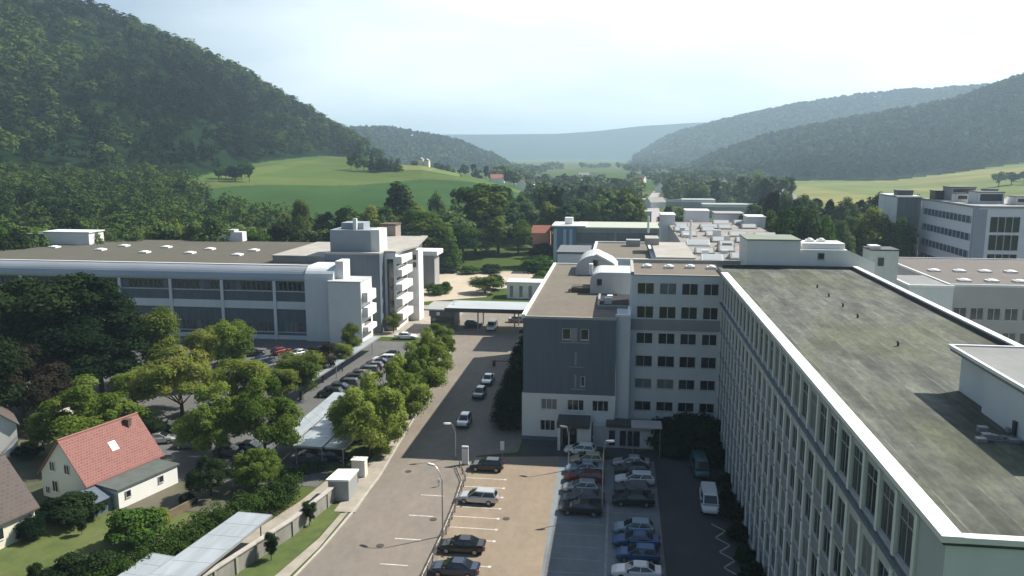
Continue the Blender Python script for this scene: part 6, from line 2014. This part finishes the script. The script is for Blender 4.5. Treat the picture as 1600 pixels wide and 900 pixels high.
for k in range(8):
    tree(12.5, 60 + k * 4.3, 1.5 + .3 * (k % 3), .9, 'bush', G_DARK, 'dark shrub at the foot of the long block, %s from the near end' % ordinal(k), 'shrubs along the foot of the long block', 1, cat='bush')
names = ['low green patch bush left before the porch', 'low green bush right before the porch']
for k, (x, y) in enumerate(((-3.8, 97.9), (-2.0, 97.6))):
    tree(x, y, .9, 1.8, 'bush', G_MID, names[k], SB, 0, cat='bush')
# shrubs round the sand court
for k, (px, py, top, w_, m_, l) in enumerate(((758, 458, 432, 44, G_OLIVE, 'olive tree clump at the right of the sand court'), (680, 460, 444, 34, G_MID, 'low green bushes left in front of the sand court'), (695, 458, 440, 20, G_MID, 'small bush before the middle of the sand court'), (775, 452, 428, 30, G_MID, 'green bush behind the white garage row'),
                                              (735, 428, 415, 30, G_MID, 'dark bush behind the sand court'), (700, 426, 414, 30, G_DARK, 'dark hedge bush left behind the sand court'), (765, 426, 413, 34, G_DARK, 'dark hedge bush right behind the sand court'), (840, 440, 400, 50, G_MID, 'green tree left of the brown roof edge'), (850, 452, 424, 34, G_MID, 'low green tree hard against the brown roof edge'), (850, 420, 380, 40, G_DARK, 'dark tree below the red brown house'))):
    tree_px(px, py, top, w_, 'bush' if k not in (0, 7, 8, 9) else 'broad', m_, l, 'planting round the sand court', 1, cat='bush' if k not in (0, 7, 8, 9) else 'tree')

# ------------------------------------------------------------------ valley trees one by one
V = []
big = [(622, 262, 286, 44, 'tall', 'round topped tree left of the big grove, standing up against the meadow'), (652, 258, 322, 60, 'broad', 'greyish tree in the grove left of the tall poplars'), (680, 285, 302, 22, 'broad', 'small tree at the back of the grove against the meadow'), (668, 235, 330, 60, 'broad', 'green tree behind the pavilion roof'), (700, 250, 330, 70, 'broad', 'grey green rounded tree before the poplars'),
       (681, 300, 298, 14, 'conifer', 'small pointed conifer in front of the meadow'), (711, 292, 296, 24, 'tall', 'slim poplar left of the big poplars'), (742, 262, 289, 62, 'tall', 'dark left half of the big pair of poplars'), (778, 266, 290, 66, 'tall', 'light green right half of the big pair of poplars'), (760, 258, 300, 60, 'tall', 'tall poplar in the middle of the big group'),
       (820, 290, 316, 50, 'broad', 'green tree right of the big poplars'), (810, 262, 345, 44, 'broad', 'low green tree at the foot of the big poplars'), (700, 222, 365, 40, 'conifer', 'dark pointed tree in front of the grove'), (722, 240, 350, 46, 'broad', 'dark tree at the foot of the big poplars'), (640, 232, 350, 50, 'broad', 'green tree directly behind the white balcony tower'), (850, 300, 330, 44, 'broad', 'green tree behind the red brown house')]
for k, (px, r_, top, w_, kd, l) in enumerate(big):
    tree_px(px, r_ + 42, top, w_, kd, [G_VALLEY, G_OLIVE, G_VALLEY, G_LIME][k % 4] if 'dark' not in l else G_MID, l, 'trees of the grove behind the sand court', 1, far=True)
rt = random.Random(77)


def row(q0, q1, n, r0, r1, t0, t1, w0, w1, label, group, kinds=('broad', 'broad', 'tall'), mats=(None,), detail=2):
    qs_ = sorted(q0 + (q1 - q0) * (k + rt.uniform(.1, .9)) / n for k in range(n))
    for k, q in enumerate(qs_):
        r_ = rt.uniform(r0, r1)
        kd = rt.choice(kinds); m_ = rt.choice(mats)
        look = {'leaves_dark_green': 'dark', 'leaves_mid_green': 'green', 'leaves_valley_green': 'grey green', 'leaves_olive_green': 'olive'}[m_.name]
        shp = {'broad': 'round', 'wide': 'wide', 'tall': 'slender', 'conifer': 'pointed'}[kd]
        tree_px(q, r_, rt.uniform(t0, t1), rt.uniform(w0, w1), kd, m_, '%s %s tree, %s from the left %s' % (look, shp, ordinal(k), label), group, detail, far=True, hmin=5)


MM = (G_VALLEY, G_MID, G_VALLEY, G_OLIVE, G_DARK)
row(-40, 300, 16, 232, 262, 342, 366, 34, 60, 'in the wood edge behind the factory', 'front row of trees behind the factory', ('broad', 'wide'), MM, 1)
row(300, 560, 14, 232, 262, 338, 362, 34, 50, 'behind the right half of the factory', 'trees behind the right half of the factory roof', ('broad', 'broad', 'tall'), MM, 1)
row(430, 560, 7, 275, 310, 312, 340, 26, 38, 'rising against the meadow', 'taller trees against the meadow', ('broad', 'tall'), MM, 1)
row(540, 640, 7, 262, 300, 316, 345, 24, 40, 'behind the slate block lift tower', 'trees behind the lift tower', ('broad', 'broad'), MM, 1)
row(545, 622, 12, 640, 670, 237, 250, 9, 16, 'in the meadow copse', 'copse in the meadow', ('broad', 'conifer'), (G_DARK, G_MID))
row(335, 392, 8, 560, 590, 253, 262, 10, 18, 'in the short meadow hedgerow', 'hedgerow in the left of the meadow', ('broad',), (G_DARK, G_MID))
row(540, 600, 8, 850, 890, 222, 234, 9, 14, 'on the upper meadow rim', 'trees on the upper rim of the meadow', ('broad',), (G_DARK, G_VALLEY))
row(640, 790, 16, 780, 900, 252, 266, 7, 13, 'on the crest beyond the meadow', 'trees on the crest beyond the meadow', ('broad', 'tall'), (G_VALLEY, G_DARK))
row(800, 1010, 34, 330, 620, 286, 328, 20, 40, 'in the mid valley belt', 'trees in the middle of the valley', ('broad', 'tall', 'broad', 'conifer'), MM)
row(850, 1000, 12, 300, 330, 308, 330, 26, 44, 'behind the blue towered works', 'trees behind the works building', ('broad', 'tall'), MM, 1)
row(1040, 1200, 22, 570, 820, 278, 306, 12, 26, 'in the belt beyond the saw tooth roofs', 'trees beyond the saw tooth roofs', ('broad', 'tall', 'conifer'), MM)
row(1040, 1110, 5, 320, 380, 322, 336, 24, 38, 'right behind the saw tooth hall', 'trees just behind the saw tooth hall', ('broad',), (G_DARK, G_VALLEY), 1)
row(1165, 1420, 18, 225, 270, 322, 352, 30, 54, 'behind the white plant rooms', 'trees behind the white plant rooms', ('broad', 'broad', 'tall'), (G_MID, G_OLIVE, G_VALLEY), 1)
row(1180, 1410, 16, 290, 360, 300, 322, 20, 36, 'before the pale field', 'trees in front of the pale field', ('broad', 'tall'), (G_DARK, G_VALLEY), 1)
row(1150, 1240, 9, 480, 640, 268, 290, 12, 22, 'at the left end of the pale field', 'trees at the left end of the pale field', ('broad', 'tall'), MM)
row(1395, 1440, 4, 262, 275, 306, 316, 16, 22, 'showing over the tall offices', 'trees over the tall right hand offices', ('broad',), (G_DARK,), 1)
row(1560, 1640, 5, 900, 1000, 262, 272, 14, 22, 'on the pale field at the edge', 'trees on the pale field', ('broad',), (G_DARK, G_VALLEY))

# ------------------------------------------------------------------ far village and works
rv = random.Random(12)
roofs = [mat('village_roof_red', (.30, .13, .09), .9), mat('village_roof_grey', (.30, .29, .28), .8), dark_tiles]
vq = sorted(rv.uniform(775, 880) for _ in range(18)) + sorted(rv.uniform(880, 1240) for _ in range(20))
for k in range(38):
    q = vq[k]
    r_ = rv.uniform(680, 1150) if k < 18 else rv.uniform(560, 1300)
    dx, dy = dirq(q); x, y = dx * r_, dy * r_
    z = hz(x, y)
    w_, l_, hh = rv.uniform(7, 10), rv.uniform(9, 16), rv.uniform(4, 6)
    a = rv.uniform(0, 3.14)
    T = thing('village_house', ('small pale village house beyond the meadow crest, %s from the left' % ordinal(k)) if k < 18 else ('pale farm building far out in the valley, %s from the left' % ordinal(k - 18)), 'house', (x, y, z), a, 'houses of the far village' if k < 18 else 'farm buildings far out in the valley')
    key = 'vh%d' % (k % 3)
    if key not in PROTO:
        b = MB(); b.box(-4, 4, -6, 6, -1, 5); b.face([(-4, -6, 5), (4, -6, 5), (0, -6, 8.4)]); b.face([(4, 6, 5), (-4, 6, 5), (0, 6, 8.4)])
        wme_ = b.mesh('wall', white_wall)
        b = MB(); b.face([(-4.4, -6.4, 4.7), (-4.4, 6.4, 4.7), (0, 6.4, 8.6), (0, -6.4, 8.6)][::-1]); b.face([(4.4, -6.4, 4.7), (4.4, 6.4, 4.7), (0, 6.4, 8.6), (0, -6.4, 8.6)])
        rme_ = b.mesh('roof', roofs[k % 3])
        PROTO[key] = (wme_, rme_)
    for nm, me in zip(('wall', 'roof'), PROTO[key]):
        o = link(nm, me, T); o.scale = (w_ / 8, l_ / 12, hh / 5)
for k, (px, r_, w_, d_, h_, l) in enumerate(((1148, 500, 34, 14, 8, 'long low hall with a white window band in the valley'), (1095, 520, 20, 14, 9.5, 'grey roofed hall left of the long white banded hall'), (1000 + 30, 600, 34, 12, 5, 'long low pale hall at the end of the far road'), (1010, 430, 7, 8, 8, 'little pale building left of the far road'))):
    dx, dy = dirq(px); x, y = dx * r_, dy * r_
    T = thing('industrial_hall', l, 'hall', (x, y, 0))
    b = MB(); b.box(x - w_ / 2, x + w_ / 2, y, y + d_, 0, h_ - 1.6); b.build('wall', mid_render, T)
    b = MB(); b.box(x - w_ / 2, x + w_ / 2, y - .02, y + d_, h_ - 1.6, h_ - .3); b.build('window_band', white_metal if k < 2 else light_render, T)
    b = MB(); b.box(x - w_ / 2 - .3, x + w_ / 2 + .3, y - .4, y + d_ + .3, h_ - .3, h_); b.build('roof', mat('far_hall_roof', (.36, .38, .40), .6), T)
for k, (px, l) in enumerate(((658, 'left one of two small pale houses on the meadow crest'), (667, 'right one of two small pale houses on the meadow crest'))):
    dx, dy = dirq(px); x, y = dx * 735, dy * 735; z = hz(x, y)
    T = thing('crest_house', l, 'house', (x, y, z))
    b = MB(); b.box(x - 2.2, x + 2.2, y - 3, y + 3, z - 1, z + 5.5); b.build('wall', mat('cream_render', (.72, .70, .58)), T)
    b = MB(); b.face([(x - 2.5, y - 3.3, z + 5.4), (x + 2.5, y - 3.3, z + 5.4), (x, y - 3.3, z + 7.4)]); b.face([(x - 2.5, y - 3.3, z + 5.4), (x, y - 3.3, z + 7.4), (x, y + 3.3, z + 7.4), (x - 2.5, y + 3.3, z + 5.4)]); b.face([(x + 2.5, y - 3.3, z + 5.4), (x + 2.5, y + 3.3, z + 5.4), (x, y + 3.3, z + 7.4), (x, y - 3.3, z + 7.4)]); b.build('roof', roofs[1], T)

# ------------------------------------------------------------------ haze
b = MB(); b.box(-9400, 9400, -9400, 9400, -1, 350)
hm = bpy.data.materials.new('valley_haze')
hm.use_nodes = True
t = hm.node_tree
t.nodes.remove(t.nodes['Principled BSDF'])
v = t.nodes.new('ShaderNodeVolumePrincipled')
v.inputs['Color'].default_value = (.60, .80, 1.0, 1)
v.inputs['Density'].default_value = HAZE
v.inputs['Anisotropy'].default_value = 0.2
t.links.new(v.outputs[0], t.nodes['Material Output'].inputs['Volume'])
o = b.build('haze', hm)
o['kind'] = 'stuff'
o['label'] = 'thin pale blue haze filling the valley'
